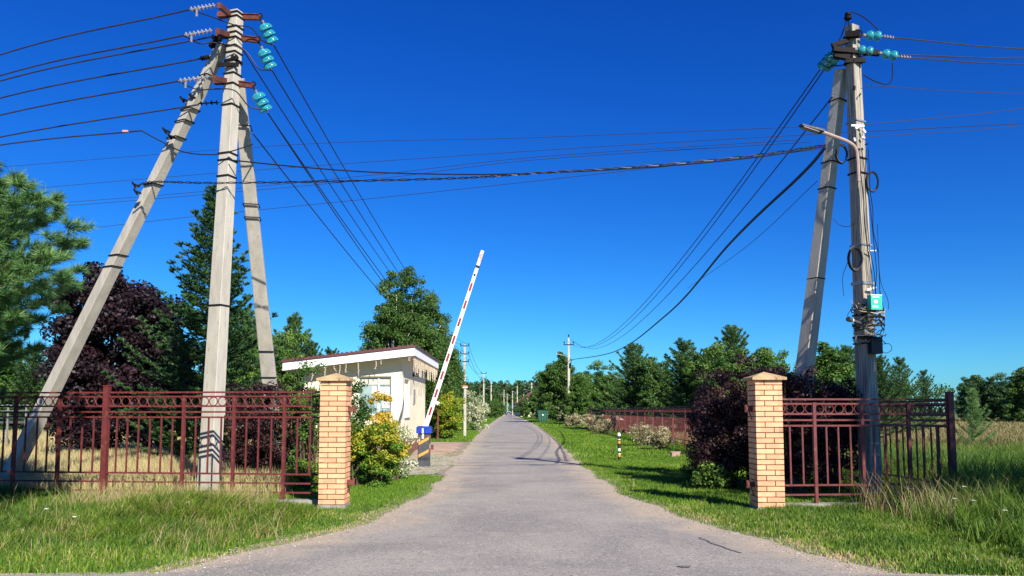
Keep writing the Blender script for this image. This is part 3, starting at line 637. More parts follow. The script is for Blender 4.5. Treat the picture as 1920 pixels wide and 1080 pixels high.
def flowers():
    r = rng(31); pts = np.concatenate([scatter(r, 5.4, 9.0, 8.6, 12.5, 34, lambda x, y: x > xr(y)+.6), scatter(r, -6.5, -4.2, 8.6, 10.5, 3, lambda x, y: x < xl(y)-.6)])
    for i, (x, y) in enumerate(pts):
        if x > 0: lab = 'white flower head in the wild grass near the right corner post'; g = 'white wildflowers in the right grass'
        else: lab = 'white flower head in the grass left of the road'; g = 'white wildflowers in the left grass'
        h = r.uniform(.3, .5) if x > 0 else r.uniform(.22, .32)
        o = thing('wildflower', (x, y, 0), lab, 'flower', g)
        mb = MB(); mb.cyl((x, y, 0), (x+.02, y, h), .004, .003, 4); mb.build('stem', M['lawn'], o)
        mb = MB()
        for k in range(7):
            a = k*0.9; mb.sphere((x+.02+.018*math.cos(a)*(k > 0), y+.018*math.sin(a)*(k > 0), h+.004*(k % 2)), .008, 6, 4, sz=.5)
        mb.build('bloom', M['flower'], o)
flowers()

# ---------------------------------------------------------------- brick gate pillars
def pillar(name, cx, cy, courses, label, hinge_side):
    o = thing(name, (cx, cy, 0), label, 'pillar', 'brick gate pillars'); r = random.Random(int(cx*10))
    W = 0.385; z0 = 0.06; ch = 0.0765; jt = 0.013
    MB().box((cx, cy, z0/2), (W+.03, W+.03, z0)).build('footing', M['plinth'], o)
    MB().box((cx, cy, z0+courses*ch/2), (W-.024, W-.024, courses*ch)).build('mortar', M['mortar'], o)
    mb = MB()
    for k in range(courses):
        z = z0+k*ch+ch/2+jt/4; long, short = 0.25, 0.122
        for side in range(4):
            a = side*math.pi/2; ca, sa = math.cos(a), math.sin(a)
            odd = (k+side) % 2
            segs = [(-W/2+jt*0, short), (-W/2+short+jt, long)] if odd else [(-W/2, long), (-W/2+long+jt, short)]
            for (s0, ln) in segs:
                u = s0+ln/2; v = -(W/2-0.03)
                mb.box((cx+u*ca-v*sa, cy+u*sa+v*ca, z), (ln, 0.06+r.uniform(-.002, .002)+0.001*side, ch-jt), rz=a, t=r.random())
    mb.build('brickwork', M['brick'], o)
    zt = z0+courses*ch; w2 = W/2+.055
    cp_ = MB().box((cx, cy, zt+.018), (2*w2, 2*w2, .036))
    cp_.add([(cx-w2, cy-w2, zt+.037), (cx+w2, cy-w2, zt+.037), (cx+w2, cy+w2, zt+.037), (cx-w2, cy+w2, zt+.037), (cx, cy, zt+.125)], [(0, 1, 4), (1, 2, 4), (2, 3, 4), (3, 0, 4)])
    cp_.build('cap', M['cap'], o)
    for hz in (0.38, zt-0.42):
        x = cx+hinge_side*(W/2+.05)
        MB().box((x, cy-.03, hz), (.10, .05, .07)).cyl((x+hinge_side*.05, cy-.03, hz-.05), (x+hinge_side*.05, cy-.03, hz+.06), .018).beam((x-hinge_side*.04, cy-.03, hz-.16), (x, cy-.03, hz-.03), .012, .012).build('hinge', M['rust'], o)
g = G(630, 948)
PLX, PLY = P(626, 948, 11.75).x, 11.75
pillar('brick_pillar', PLX, PLY+.02, 24, 'peach brick gate pillar left of the road beside the yellow bush', 1)
PRX, PRY = P(1437, 960, 11.45).x, 11.45
pillar('brick_pillar', PRX, PRY-.05, 24, 'peach brick gate pillar right of the road with shaded left side', -1)

# ---------------------------------------------------------------- ornamental red fences
OFF = [0, -.068, -.22, -.31, -.393, -1.27, -1.41, -1.55]
def fence(name, a, b, top, label, posts, thick, bar_gap, ring_gap=0.147, bars_at=None, limit=98, plinth=True, rail_w=.03, group='red metal fences'):
    a = Vector((a[0], a[1], 0)); b = Vector((b[0], b[1], 0)); L = (b-a).length; d = (b-a)/L; rz = math.atan2(d.y, d.x)
    o = thing(name, a, label, 'fence', group); nrm = Vector((-d.y, d.x, 0))
    def at(t, z): return a+d*t+Vector((0, 0, z))
    for i, of in enumerate(OFF):
        MB().box(at(L/2, top+of), (L, rail_w*(1 if i else .9), .026), rz).build('rail', M['red_metal'], o, loc=at(L/2, top+of))
    for t in posts:
        MB().box(at(t, (top+OFF[1]+.02-.02)/2), (.045, .052, top+OFF[1]+.04), rz).build('post', M['red_metal'], o, loc=at(t, 0))
    for t in thick:
        mb = MB().box(at(t, (top+.10)/2), (.085, .085, top+.10), rz).box(at(t, top+.108), (.10, .10, .016), rz)
        mb.build('square_post', M['red_metal'], o, loc=at(t, 0))
    nr = int(L/ring_gap); rest = MB(); r_b = random.Random(nr)
    zr = top+(OFF[1]+OFF[2])/2
    for i in range(nr):
        t = (i+.5)*L/nr
        if i < limit: MB().ring(at(t, zr), nrm, ring_gap*.47-.002, .008, 18, 5).build('ring', M['red_metal'], o, True, loc=at(t, zr))
        else: rest.ring(at(t, zr), nrm, ring_gap*.47, .008, 10, 4)
    if rest.v: tag(rest.build('ring_row', M['red_metal'], o), kind='stuff')
    rest = MB(); k = 0; allp = sorted(list(posts)+list(thick)+[0, L])
    for p, q in zip(allp[:-1], allp[1:]):
        n = max(1, round((q-p)/bar_gap))
        for j in range(1, n):
            t = p+(q-p)*j/n+r_b.uniform(-.005, .005); z0 = top+OFF[5]; z1 = top+OFF[4]
            args = (at(t, (z0+z1)/2), (.024, .018, z1-z0), rz)
            if k < limit: MB().box(*args).build('bar', M['red_metal'], o, loc=at(t, z0))
            else: rest.box(*args)
            k += 1
    if rest.v: tag(rest.build('bar_row', M['red_metal'], o), kind='stuff')
    for j in range(int(L/0.8)):
        pass
    if plinth:
        MB().box(at(L/2, -.06+.02), (L, .20, .25), rz).build('plinth', M['plinth'], o)
    return o
# parameter on the left fence for a pixel column
def tl(px, A, B):
    A = Vector(A); B = Vector(B); L = (B-A).length; best = min(np.linspace(0, L, 3000), key=lambda t: abs(960+F*((A+(B-A)*t/L).x)/((A+(B-A)*t/L).y)*1.0-px)); return float(best)
A1, B1 = (PLX-.2, 12.0), (-9.6, 12.75)
fence('ornamental_fence', A1, B1, 1.74, 'dark red metal fence with a row of rings between left pillar and pine',
      [tl(q, A1, B1) for q in (535, 441, 347, 115, 33)] + [tl(-50, A1, B1)], [0.03, tl(202, A1, B1)], 0.2)
A2, B2 = (PRX+.2, 11.55), (P(1787, 900, 11.75).x, 11.75)
CX, CY = B2
fence('ornamental_fence', A2, B2, 1.62, 'short dark red metal fence with rings between right pillar and corner post',
      [tl(q, A2, B2) for q in (1524, 1613, 1700)], [0.03, (Vector(B2)-Vector(A2)).length], 0.2)
A3, B3 = (CX-.02, CY+.08), (6.45, 66)
fence('ornamental_fence', A3, B3, 1.60, 'long dark red metal fence running back beside the right lawn', [2.2*k for k in range(1, 25)], [], 0.22, plinth=False)

# ---------------------------------------------------------------- wires
def sag_line(a, b, s, n=28):
    a = Vector(a); b = Vector(b); return [a.lerp(b, i/n)-Vector((0, 0, 4*s*(i/n)*(1-i/n))) for i in range(n+1)]
def wire(pts, r, label, mat='wire', name='overhead_wire', group=None):
    mb = MB(); mb.tube(pts, r, 5); return tag(mb.build(name, M[mat], None, True), label, 'wire', group)
def px_curve(pts, n=24):
    """smooth curve through (px,py,depth) sights, quadratic through three points or piecewise for more"""
    q = [P(*p) for p in pts]
    if len(q) == 2: return [q[0].lerp(q[1], i/n) for i in range(n+1)]
    out = []; m = len(q)
    for i in range(m-1):
        p0 = q[max(0, i-1)]; p1 = q[i]; p2 = q[i+1]; p3 = q[min(m-1, i+2)]
        if i == 0: p0 = p1*2-p2
        if i == m-2: p3 = p2*2-p1
        for k in range(n//(m-1)+3):
            t = k/(n//(m-1)+3)
            out.append(0.5*((2*p1)+(p2-p0)*t+(2*p0-5*p1+4*p2-p3)*t*t+(-p0+3*p1-3*p2+p3)*t**3))
    out.append(q[-1]); return out

def glass_string(a, b, parent, n=3, rad=.125):
    a = Vector(a); b = Vector(b); d = (b-a).normalized(); L = (b-a).length
    mb = MB().cyl(a, b, .012, n=6)
    for k in range(n+1):
        c = a+d*(L*(k+.35)/(n+.8)); mb.cyl(c-d*.03, c+d*.03, .03, .022, 8)
    fit = mb.build('insulator', M['grey_steel'], parent, True, loc=a)
    for k in range(n):
        c = a+d*(L*(k+.75)/(n+.8))
        MB().lathe(c, d, [(-.030, .03), (-.022, rad*.5), (.0, rad*.78), (.035, rad*.97), (.070, rad), (.078, rad*.95), (.045, rad*.8), (.072, rad*.62), (.040, rad*.45), (.07, rad*.3), (.03, .02)], 16).build('glass_disc', M['teal_glass'], fit, True, loc=c)
    return fit
def pale_string(a, b, parent, n=6, rad=.04, mat='pale_ins'):
    a = Vector(a); b = Vector(b); d = (b-a).normalized(); L = (b-a).length
    prof = [(0, .012)]
    for k in range(n):
        l = L*(k+.5)/n; prof += [(l-.016, .014), (l-.008, rad), (l+.006, rad*.9), (l+.012, .014)]
    prof.append((L, .012))
    return MB().lathe(a, d, prof, 8).build('insulator', M[mat], parent, True, loc=a)
def band(c, w, h, rz, parent, mat='dark_steel', t=.03):
    """steel strap round a square post"""
    mb = MB(); c = Vector(c); Mx = Matrix.Rotation(rz, 3, 'Z')
    for sx_, sy_, a_, b_ in ((0, -1, w+.02, .012), (0, 1, w+.02, .012), (-1, 0, .012, h+.02), (1, 0, .012, h+.02)):
        mb.box(c+Mx @ Vector((sx_*(w/2+.008), sy_*(h/2+.008), 0)), (a_, b_, t), rz)
    return mb.build('strap', M[mat], parent, loc=c)

# ---------------------------------------------------------------- left braced concrete pole
LY = 13.2
def left_pole():
    bx = P(390, 925, LY); base = Vector((bx.x, LY, 0)); top = P(443, 22, LY)
    o = thing('utility_pole', base, 'tall pale concrete pole with two slanting braces behind the left fence', 'utility pole')
    rz = R(-20); Mx = Matrix.Rotation(rz, 3, 'Z')
    def shaft(a, b, w0, h0, w1, h1, nm, rz_):
        a = Vector(a); b = Vector(b); q = Matrix.Rotation(rz_, 3, 'Z'); vs = []
        d = (b-a).normalized()
        for p, w_, h_ in ((a, w0, h0), (a.lerp(b, .5), (w0+w1)/2, (h0+h1)/2), (b, w1, h1)):
            for (i, j) in ((-.92, -1), (.92, -1), (1, -.92), (1, .92), (.92, 1), (-.92, 1), (-1, .92), (-1, -.92)):
                off = q @ Vector((i*w_/2, j*h_/2, 0)); off = off-d*off.dot(d); vs.append(p+off)
        fs = [(r_*8+i, r_*8+(i+1) % 8, r_*8+8+(i+1) % 8, r_*8+8+i) for r_ in range(2) for i in range(8)]+[tuple(range(8))[::-1], tuple(range(16, 24))]
        return MB().add(vs, fs).build(nm, M['concrete'], o)
    shaft(base-Vector((0, 0, .1)), top, .30, .26, .19, .18, 'shaft', rz)
    b1t = P(419, 82, LY+.10); b1b = Vector((P(5, 895, 15.0).x, 15.0, -.1)); shaft(b1b, b1t, .30, .24, .20, .17, 'brace', R(-28))
    b2t = P(447, 148, LY+.25); b2b = Vector((P(527, 770, 17.5).x, 17.5, -.1)); shaft(b2b, b2t, .34, .26, .20, .17, 'brace', R(12))
    def on(py):   # centre of the shaft at image height
        t = (925-py)/(925-22.0); return base.lerp(top, t)
    def wid(py): t = (925-py)/903.0; return .30+(.19-.30)*t, .26+(.18-.26)*t
    for py in (27, 35, 55, 66, 76, 92, 104, 120, 145, 165, 205, 297, 310, 340, 580):
        w_, h_ = wid(py); band(on(py), w_+.004, h_+.004, rz, o, t=.022 if py not in (120,) else .05)
    # brace straps
    for (a, b, ts, w_) in ((b1b, b1t, (.70, .80, .835, .86, .93, .52, .545), .24), (b2b, b2t, (.30, .37, .70, .73, .90), .27)):
        for t in ts:
            c = a.lerp(b, t); band(c, w_, w_-.03, R(-28) if a is b1b else R(12), o, t=.02)
    # crossarms: rusty channels to the left-front and to the right
    for i, (py, pxl, pyl, pxr, pyr) in enumerate(((26, 411, 10, 487, 33), (66, 408, 58, 484, 76), (155, 402, 146, 474, 161))):
        c = on(py)+Vector((0, -.03, 0)); e = P(pxr, pyr, LY-.05)
        MB().beam(c+Vector((-.12, .14, 0)), e, .06, .085).beam(c+Vector((-.12, .14, .05)), e+Vector((0, 0, .045)), .09, .012).build('crossarm', M['rust'], o)
        l = P(pxl, pyl, LY-.7); mb = MB().beam(c+Vector((-.10, .02, -.02)), l, .07, .085)
        mb.beam(c+Vector((-.10, .02, -.02)), c+Vector((-.32, .05, -.02)), .10, .09); mb.build('crossarm', M['rust'], o)
        MB().ring(e+Vector((0, 0, .03)), (0, 1, 0), .045, .012, 12, 5).cyl(e+Vector((-.03, 0, .06)), e+Vector((.05, 0, -.10)), .014).build('shackle', M['dark_steel'], o)
    for (a, b) in (((491, 38), (513, 84)), ((489, 86), (510, 132)), ((478, 168), (502, 212))):
        glass_string(P(*a, LY-.05), P(*b, LY+.15), o)
    # left-hand pale strings and metal yokes
    for (a, b) in (((404, 10), (356, 18)), ((398, 57), (346, 66)), ((392, 144), (335, 152))):
        A = P(*a, LY-.7); B = P(*b, LY-.72); pale_string(A, B, o, 7, .045)
        MB().box(B+Vector((.12, 0, -.05)), (.03, .02, .14)).cyl(B+Vector((.02, 0, 0)), B+Vector((.16, 0, .01)), .022, n=6).build('clamp', M['grey_steel'], o)
    for (a, b) in (((416, 75), (396, 68)), ((392, 107), (376, 110)), ((411, 192), (372, 194))):
        pale_string(P(*a, LY-.15), P(*b, LY-.3), o, 4, .042, 'dark_steel')
    # bits of hardware at the joints
    for (px, py, s_) in ((405, 75, .1), (398, 84, .12), (415, 62, .08), (440, 108, .12)):
        c = P(px, py, LY-.1); MB().box(c, (s_, .05, s_*.5), M=Matrix.Rotation(px, 3, 'Y')).ring(c, (0, 1, .2), s_*.45, .012, 10, 4).build('bracket', M['dark_steel'], o)
    MB().box(P(428, 121, LY-.14), (.36, .03, .07)).build('bracket', M['dark_steel'], o)
    for (px, py) in ((255, 347), (258, 360), (312, 245), (322, 256), (345, 187), (362, 182)):
        t = P(px, py, LY+.4 if px < 300 else LY+.2); MB().box(t, (.12, .06, .03), M=Matrix.Rotation(.4, 3, 'Y')).cyl(t+Vector((0, 0, -.05)), t+Vector((-.06, -.02, .05)), .02, n=6).build('clamp', M['dark_steel'], o)
    # jumper loops
    for pts in ([(357, 18, 12.5), (400, 33, 12.8), (440, 47, 12.9), (470, 52, 13.0), (490, 75, 13.1), (510, 84, 13.3)],
                [(346, 68, 12.5), (375, 82, 12.8), (400, 80, 12.9), (455, 92, 13.0), (485, 128, 13.1), (509, 132, 13.3)],
                [(335, 153, 12.5), (370, 168, 12.8), (402, 167, 12.9), (440, 170, 12.95), (468, 200, 13.1), (501, 206, 13.2)],
                [(265, 245, 12.9), (300, 264, 12.9), (345, 285, 12.9), (400, 290, 12.95), (440, 282, 13.0), (475, 270, 13.1)]):
        MB().tube(px_curve(pts, 30), .011, 5).build('jumper', M['cable'], o, True)
    MB().box(P(235, 246, 12.9), (.09, .03, .03)).build('marker_tag', surf('pink_tape', (0.8, 0.28, 0.22), None, .5), o)
    # box on the pole near the ground, painted patch
    MB().box(Vector((base.x+.12, LY+.10, 1.50)), (.10, .16, .26), rz).build('junction_box', M['concrete'], o)
    return o
left_pole()
gl = 'wires running left from the braced pole'
for i, (a, m, e) in enumerate((((356, 18, 12.5), (0, 103, 14.0), (-420, 260, 16)), ((346, 66, 12.5), (0, 142, 14.0), (-420, 285, 16)), ((396, 69, 12.9), (0, 152, 14.2), (-420, 292, 16)),
                  ((376, 110, 12.9), (0, 184, 14.2), (-420, 310, 16)), ((335, 152, 12.5), (0, 216, 14.0), (-420, 325, 16)), ((373, 196, 13.3), (0, 257, 14.2), (-420, 350, 16)), ((265, 245, 12.9), (0, 272, 14.2), (-420, 340, 16)))):
    names = ('topmost thick wire sagging left from the top of the braced pole', 'second wire from the top running left from the braced pole', 'third wire from the top running left from the braced pole',
             'middle wire of seven running left from the braced pole', 'third wire from the bottom running left from the braced pole', 'second lowest wire running left from the braced pole', 'lowest wire with a pink tag running left from the braced pole')
    wire(px_curve([a, m, e], 30), .0135, names[i], 'wire', 'overhead_wire', gl)
# left pole back to the far left pole
LF = P(871, 645, 86)
gl = 'wires from the braced pole to the far left poles'
ends = [(-.45, 0), (.45, 0), (.45, -1.05), (-.45, -1.05), (-.45, -2.0), (.45, -2.0)]
st = [((513, 84, 13.35), .45, 0, 1.25, 'outermost wire from the top glass insulators to the far left poles'), ((510, 132, 13.35), .45, -1.0, 1.15, 'wire from the middle glass insulators to the far left poles'),
      ((502, 212, 13.35), .45, -2.0, 1.2, 'wire from the lowest glass insulators to the far left poles'), ((503, 213, 13.35), .38, -2.3, 1.45, 'paired lower wire from the lowest glass insulators to the far left poles'),
      ((452, 88, 13.3), -.45, 0, 1.3, 'wire from the left side of the braced pole top to the far left poles'), ((474, 250, 13.4), -.45, -2.2, 1.0, 'lowest wire from the back brace to the far left poles')]
for (a, dx, dz, s, lab) in st:
    wire(sag_line(P(*a), (LF.x+dx, 86, LF.z+dz), s), .0125, lab, 'wire', 'overhead_wire', gl)

# ---------------------------------------------------------------- right pole
RY = 13.1
def right_pole():
    bx = P(1634, 930, RY); base = Vector((bx.x, RY, 0)); top = P(1597, 50, RY)
    o = thing('utility_pole', base, 'grey weathered pole with one brace behind the right fence', 'utility pole')
    def shaft(a, b, w0, h0, w1, h1, nm, rz_, mat):
        a = Vector(a); b = Vector(b); q = Matrix.Rotation(rz_, 3, 'Z'); vs = []; d = (b-a).normalized()
        for p, w_, h_ in ((a, w0, h0), (b, w1, h1)):
            for (i, j) in ((-.88, -1), (.88, -1), (1, -.88), (1, .88), (.88, 1), (-.88, 1), (-1, .88), (-1, -.88)):
                off = q @ Vector((i*w_/2, j*h_/2, 0)); off = off-d*off.dot(d); vs.append(p+off)
        return MB().add(vs, [(i, (i+1) % 8, 8+(i+1) % 8, 8+i) for i in range(8)]+[tuple(range(8))[::-1], tuple(range(8, 16))]).build(nm, M[mat], o)
    rz = R(28)
    shaft(base-Vector((0, 0, .1)), top, .30, .26, .19, .17, 'shaft', rz, 'old_concrete')
    bt = P(1578, 132, RY+.2); bb = Vector((P(1476, 770, 14.6).x, 14.6, -.1)); shaft(bb, bt, .31, .27, .19, .17, 'brace', R(35), 'concrete')
    def on(py): return base.lerp(top, (930-py)/880.0)
    for py in (70, 122, 236, 307, 335, 470, 541, 600, 640, 652):
        t = (930-py)/880.0; band(on(py), .30-.11*t+.006, .26-.09*t+.006, rz, o, 'grey_steel' if py in (236, 470, 541) else 'dark_steel', t=.05 if py in (122, 541) else .025)
    for t in (.52, .73, .79, .93):
        band(bb.lerp(bt, t), .22, .20, R(35), o, t=.02)
    MB().box(on(122)+Vector((-.02, -.12, 0)), (.34, .04, .08), R(-3)).build('crossarm', M['dark_steel'], o)
    MB().beam(P(1562, 92, RY-.15), P(1648, 100, RY-.1), .07, .09).build('crossarm', M['dark_steel'], o)
    MB().beam(P(1585, 66, RY-.1), P(1612, 64, RY-.2), .10, .10).ring(P(1609, 63, RY-.2), (0, 1, 0), .07, .014, 12, 5).build('crossarm', M['dark_steel'], o)
    MB().beam(P(1560, 86, RY-.1), P(1590, 76, RY-.1), .06, .08).build('bracket', M['dark_steel'], o); MB().beam(P(1564, 102, RY-.1), P(1592, 108, RY-.1), .08, .10).build('bracket', M['dark_steel'], o)
    MB().ring(P(1572, 92, RY-.12), (0, 1, 0), .07, .018, 12, 5).build('shackle', M['dark_steel'], o)
    # pin insulator on top
    tp = P(1591, 50, RY); MB().cyl(tp, P(1591, 36, RY), .012, n=6).lathe(P(1590, 38, RY), (0, 0, 1), [(0, .03), (.02, .06), (.06, .065), (.075, .04), (.09, .055), (.13, .05), (.15, .02)], 12).build('pin_insulator', M['dark_steel'], o, True)
    # glass strings: two to the left-back, others to the right
    glass_string(P(1566, 97, RY), P(1538, 129, RY+.3), o, 3, .105)
    glass_string(P(1574, 103, RY), P(1546, 128, RY+.3), o, 3, .105)
    for (a, b) in (((1616, 66), (1655, 68)), ((1646, 99), (1686, 106)), ((1600, 92), (1640, 98))):
        glass_string(P(*a, RY-.15), P(*b, RY-.1), o, 2, .085)
    for (a, b) in (((1655, 68), (1676, 71)), ((1686, 106), (1708, 108))):
        pale_string(P(*a, RY-.1), P(*b, RY-.1), o, 4, .035)
    for pts in ([(1596, 22, 13.1), (1612, 28, 13.1), (1632, 42, 13.0), (1648, 58, 13.0)], [(1673, 118, 13.0), (1673, 145, 13.0), (1664, 158, 13.0), (1640, 152, 13.0), (1618, 140, 13.05)],
                [(1540, 130, 13.4), (1560, 124, 13.2), (1580, 122, 13.1), (1610, 108, 13.0), (1640, 100, 13.0)], [(1588, 36, 13.1), (1576, 70, 13.2), (1558, 98, 13.3)]):
        MB().tube(px_curve(pts, 24), .011, 5).build('jumper', M['cable'], o, True)
    for (px, py, s_) in ((1602, 165, .07), (1612, 178, .05), (1608, 238, .1), (1620, 246, .07), (1602, 262, .06), (1618, 258, .06), (1625, 270, .05), (1610, 280, .05)):
        c = P(px, py, RY-.16); MB().box(c, (s_, .04, s_*.4), M=Matrix.Rotation(py, 3, 'Y')).build('clamp', M['frame_white'] if py in (238, 246, 262, 258) else M['dark_steel'], o)
    MB().box(P(1608, 236, RY-.17), (.22, .03, .03), M=Matrix.Rotation(.05, 3, 'Y')).build('strap', M['frame_white'], o)
    MB().box(P(1634, 541, RY-.18), (.16, .02, .035), M=Matrix.Rotation(-.3, 3, 'Y')).build('strap', M['frame_white'], o)
    MB().box(P(1634, 470, RY-.18), (.15, .02, .016)).build('strap', M['frame_white'], o)
    # rungs on the lower part
    for py in (831, 852): MB().box(P(1640, py, RY-.17), (.14, .02, .03)).build('strap', M['grey_steel'], o)
    # cables running down the pole
    r = random.Random(4)
    for k in range(4):
        pts = [(1612+k*5+r.uniform(-3, 3)+j*3.2, 280+j*38, RY-.20) for j in range(9)]
        MB().tube(px_curve(pts, 40), .007, 4).build('cable', M['cable'], o, True)
    # loose thin cables
    for pts in ([(1645, 420, 13), (1650, 520, 13), (1664, 560, 13), (1666, 580, 13)], [(1650, 545, 13), (1658, 590, 13), (1657, 625, 13)], [(1582, 555, 13), (1580, 520, 13), (1590, 490, 13)], [(1588, 592, 13), (1600, 575, 13), (1612, 565, 13)],
                [(1562, 410, 13.2), (1575, 422, 13.1), (1590, 425, 13), (1603, 418, 13)], [(1655, 645, 13), (1668, 645, 13), (1672, 655, 13), (1662, 662, 13), (1652, 658, 13)]):
        MB().tube(px_curve(pts, 20), .005, 4).build('loose_cable', M['cable'], o, True)
    return o
right_pole()

# street lamp fixed to the right pole
def pole_lamp():
    o = thing('street_lamp', P(1608, 330, RY-.2), 'grey street lamp on a curved arm near the top of right pole', 'street lamp')
    MB().tube(px_curve([(1610, 340, RY-.22), (1608, 300, RY-.24), (1604, 278, RY-.26), (1590, 266, RY-.3), (1565, 256, RY-.4), (1538, 246, RY-.5)], 30), .03, 8).build('arm', surf('pinkish_galvanised', (.40, .30, .27), (.3, .22, .2), .5, scale=9), o, True)
    a = P(1541, 247, RY-.5); b = P(1501, 235, RY-.62); MB().beam(a, b, .15, .05, .10, .035, cut=.3).build('lamp_head', M['charcoal'], o)
    d = (b-a); MB().beam(a+d*.2-Vector((0, 0, .034)), a+d*.92-Vector((0, 0, .026)), .10, .012).build('diffuser', M['grey_plate'], o)
pole_lamp()
# teal service box, coils, junctions
def green_box():
    c = P(1640, 568, RY-.24); o = thing('service_box', c, 'small teal green box with a white circle fixed on right pole', 'electrical box')
    MB().box(c, (.20, .11, .24), R(8)).build('housing', M['green_box'], o); MB().box(c+Vector((0, 0, .128)), (.205, .115, .012), R(8)).build('lid', M['frame_white'], o)
    f = c+Vector((-.008, -.060, 0)); MB().cyl(f+Vector((0, .003, .015)), f+Vector((0, -.003, .015)), .032, n=18).box(f+Vector((0, 0, .09)), (.13, .005, .014), R(8)).box(f+Vector((-.01, 0, -.055)), (.11, .005, .010), R(8)).box(f+Vector((-.01, 0, -.078)), (.11, .005, .010), R(8)).build('emblem', M['frame_white'], o)
green_box()
def coil(name, px, py, Y, rad, turns, rr, nrm, label, seed, mat='cable', squash=1.0):
    r = random.Random(seed); c = P(px, py, Y); mb = MB(); d = Vector(nrm).normalized(); x = d.cross(Vector((0, 0, 1))).normalized(); z = Vector((0, 0, 1)); pts = []
    for i in range(turns*16+1):
        a = i/16*2*math.pi; q = rad*(1+.10*math.sin(i*.37+seed)); pts.append(c+x*(q*math.cos(a)*squash)+z*(q*math.sin(a))+d*(.012*math.sin(i*.21)*turns*.5))
    mb.tube(pts, rr, 5); return tag(mb.build(name, M[mat], None, True), label, 'cable', 'cables hung on the right pole')
coil('cable_coil', 1603, 484, 12.95, .20, 5, .014, (0, 1, .1), 'thick black cable coil hanging on the left of right pole', 3, squash=.55)
coil('cable_coil', 1637, 340, 13.0, .17, 4, .014, (.3, 1, .1), 'small black cable loop on the right side of right pole', 5, squash=.5)
coil('cable_coil', 1578, 290, 13.0, .16, 6, .008, (.1, 1, 0), 'tangled thin black cables hanging between brace and right pole', 7, squash=.6)
def tangle():
    c = P(1633, 600, RY-.1); o = thing('cable_tangle', c, 'messy bundle of black and tan cables round the pole below teal box', 'cable'); r = random.Random(9)
    for k in range(26):
        z = r.uniform(-.35, .3); rad = r.uniform(.19, .27); a0 = r.uniform(0, 6.3); m = r.uniform(2, 5); til = r.uniform(-.12, .12)
        pts = [c+Vector((rad*math.cos(a0+m*i/10)+.01*math.sin(i*2), .1+rad*math.sin(a0+m*i/10), z+til*math.sin(i*.6+k)+.02*math.sin(i*3))) for i in range(12)]
        MB().tube(pts, r.choice([.006, .009, .012]), 5).build('cable', M['cable'] if k % 3 else surf('tan_sleeve%d' % k, (.35, .30, .2), None, .6), o, True)
    MB().box(P(1640, 648, RY-.15), (.20, .14, .28), R(10)).build('splice_box', M['cable'], o); MB().box(P(1631, 592, RY-.2), (.1, .06, .12)).build('splice_box', M['cable'], o)
tangle()
def pole_camera():
    a = P(1613, 606, RY-.2); b = P(1590, 598, RY-.35); o = thing('security_camera', a, 'small dark camera on a bracket left of right pole', 'camera')
    MB().cyl(a, b.lerp(a, .3), .024, n=10).build('bracket', M['charcoal'], o); MB().cyl(b.lerp(a, .28), b, .036, .045, 10).build('camera_head', M['charcoal'], o)
    MB().ring(b.lerp(a, .36), (b-a), .026, .009, 10, 5).build('collar', M['frame_white'], o)
    a = P(1616, 640, RY-.2); o = thing('pipe_hook', a, 'short dark hooked pipe bracket low on the left of right pole', 'bracket')
    MB().tube(px_curve([(1618, 641, RY-.2), (1608, 643, RY-.22), (1604, 640, RY-.23), (1605, 630, RY-.23)], 12), .02, 6).build('hook', M['charcoal'], o, True)
pole_camera()

# wires of the right pole
gl = 'wires from the right pole to the far pole'
RF = P(1067, 635, 84)
for (a, dx, dz, s, lab) in (((1538, 130, 13.4), -.35, -.1, 2.5, 'upper of the twin wires from right pole down to the far right pole'), ((1546, 130, 13.4), -.1, .25, 2.75, 'lower of the twin wires from right pole down to the far right pole'),
                            ((1562, 180, 13.3), .45, -.15, 2.4, 'single wire below the twin wires going to the far right pole')):
    wire(sag_line(P(*a), (RF.x+dx, 84, RF.z+dz), s), .0125, lab, 'wire', 'overhead_wire', gl)
wire(px_curve([(1549, 275, 13.2), (1500, 330, 15), (1370, 455, 20), (1250, 590, 32), (1150, 660, 55), (1068, 675, 84)], 40), .032, 'thick black cable sagging from right pole brace to the far right pole', 'cable', 'overhead_cable')
wire(px_curve([(1534, 338, 13.6), (1400, 462, 18), (1290, 540, 28)], 20), .006, 'thin faint wire under the thick sagging cable at right', 'thin_cable', 'overhead_wire')
gl = 'wires leaving the right pole to the right'
for (a, m, e, s, lab, mt) in (((1676, 71, 13), (1920, 92, 14.5), (2250, 100, 17), .0125, 'topmost wire leaving right pole towards the right', 'wire'), ((1690, 103, 13), (1920, 108, 14.5), (2250, 90, 17), .0125, 'upper of two close wires leaving right pole rightwards', 'wire'),
                             ((1708, 109, 13), (1920, 120, 14.5), (2250, 110, 17), .0125, 'lower of two close wires leaving right pole rightwards', 'wire'), ((1618, 160, 13), (1920, 175, 14.5), (2250, 165, 17), .006, 'thin wire leaving right pole rightwards below the thick ones', 'thin_cable'),
                             ((1620, 234, 13), (1920, 203, 14.5), (2250, 150, 17), .007, 'thin wire rising rightwards from the white strap on right pole', 'thin_cable'), ((1622, 257, 13), (1920, 235, 14.5), (2250, 190, 17), .006, 'lowest thin wire rising rightwards from right pole', 'thin_cable')):
    wire(px_curve([a, m, e], 24), s, lab, mt, 'overhead_wire', gl)
gl = 'cables crossing above the road'
def twist(pts, r, rad, lab, group):
    mb = MB()
    for ph in (0, math.pi):
        q = []
        for i, p in enumerate(pts):
            a = i*1.1+ph; q.append(p+Vector((0, math.cos(a)*rad, math.sin(a)*rad)))
        mb.tube(q, r, 4)
    tag(mb.build('overhead_cable', M['cable'], None, True), lab, 'wire', group)
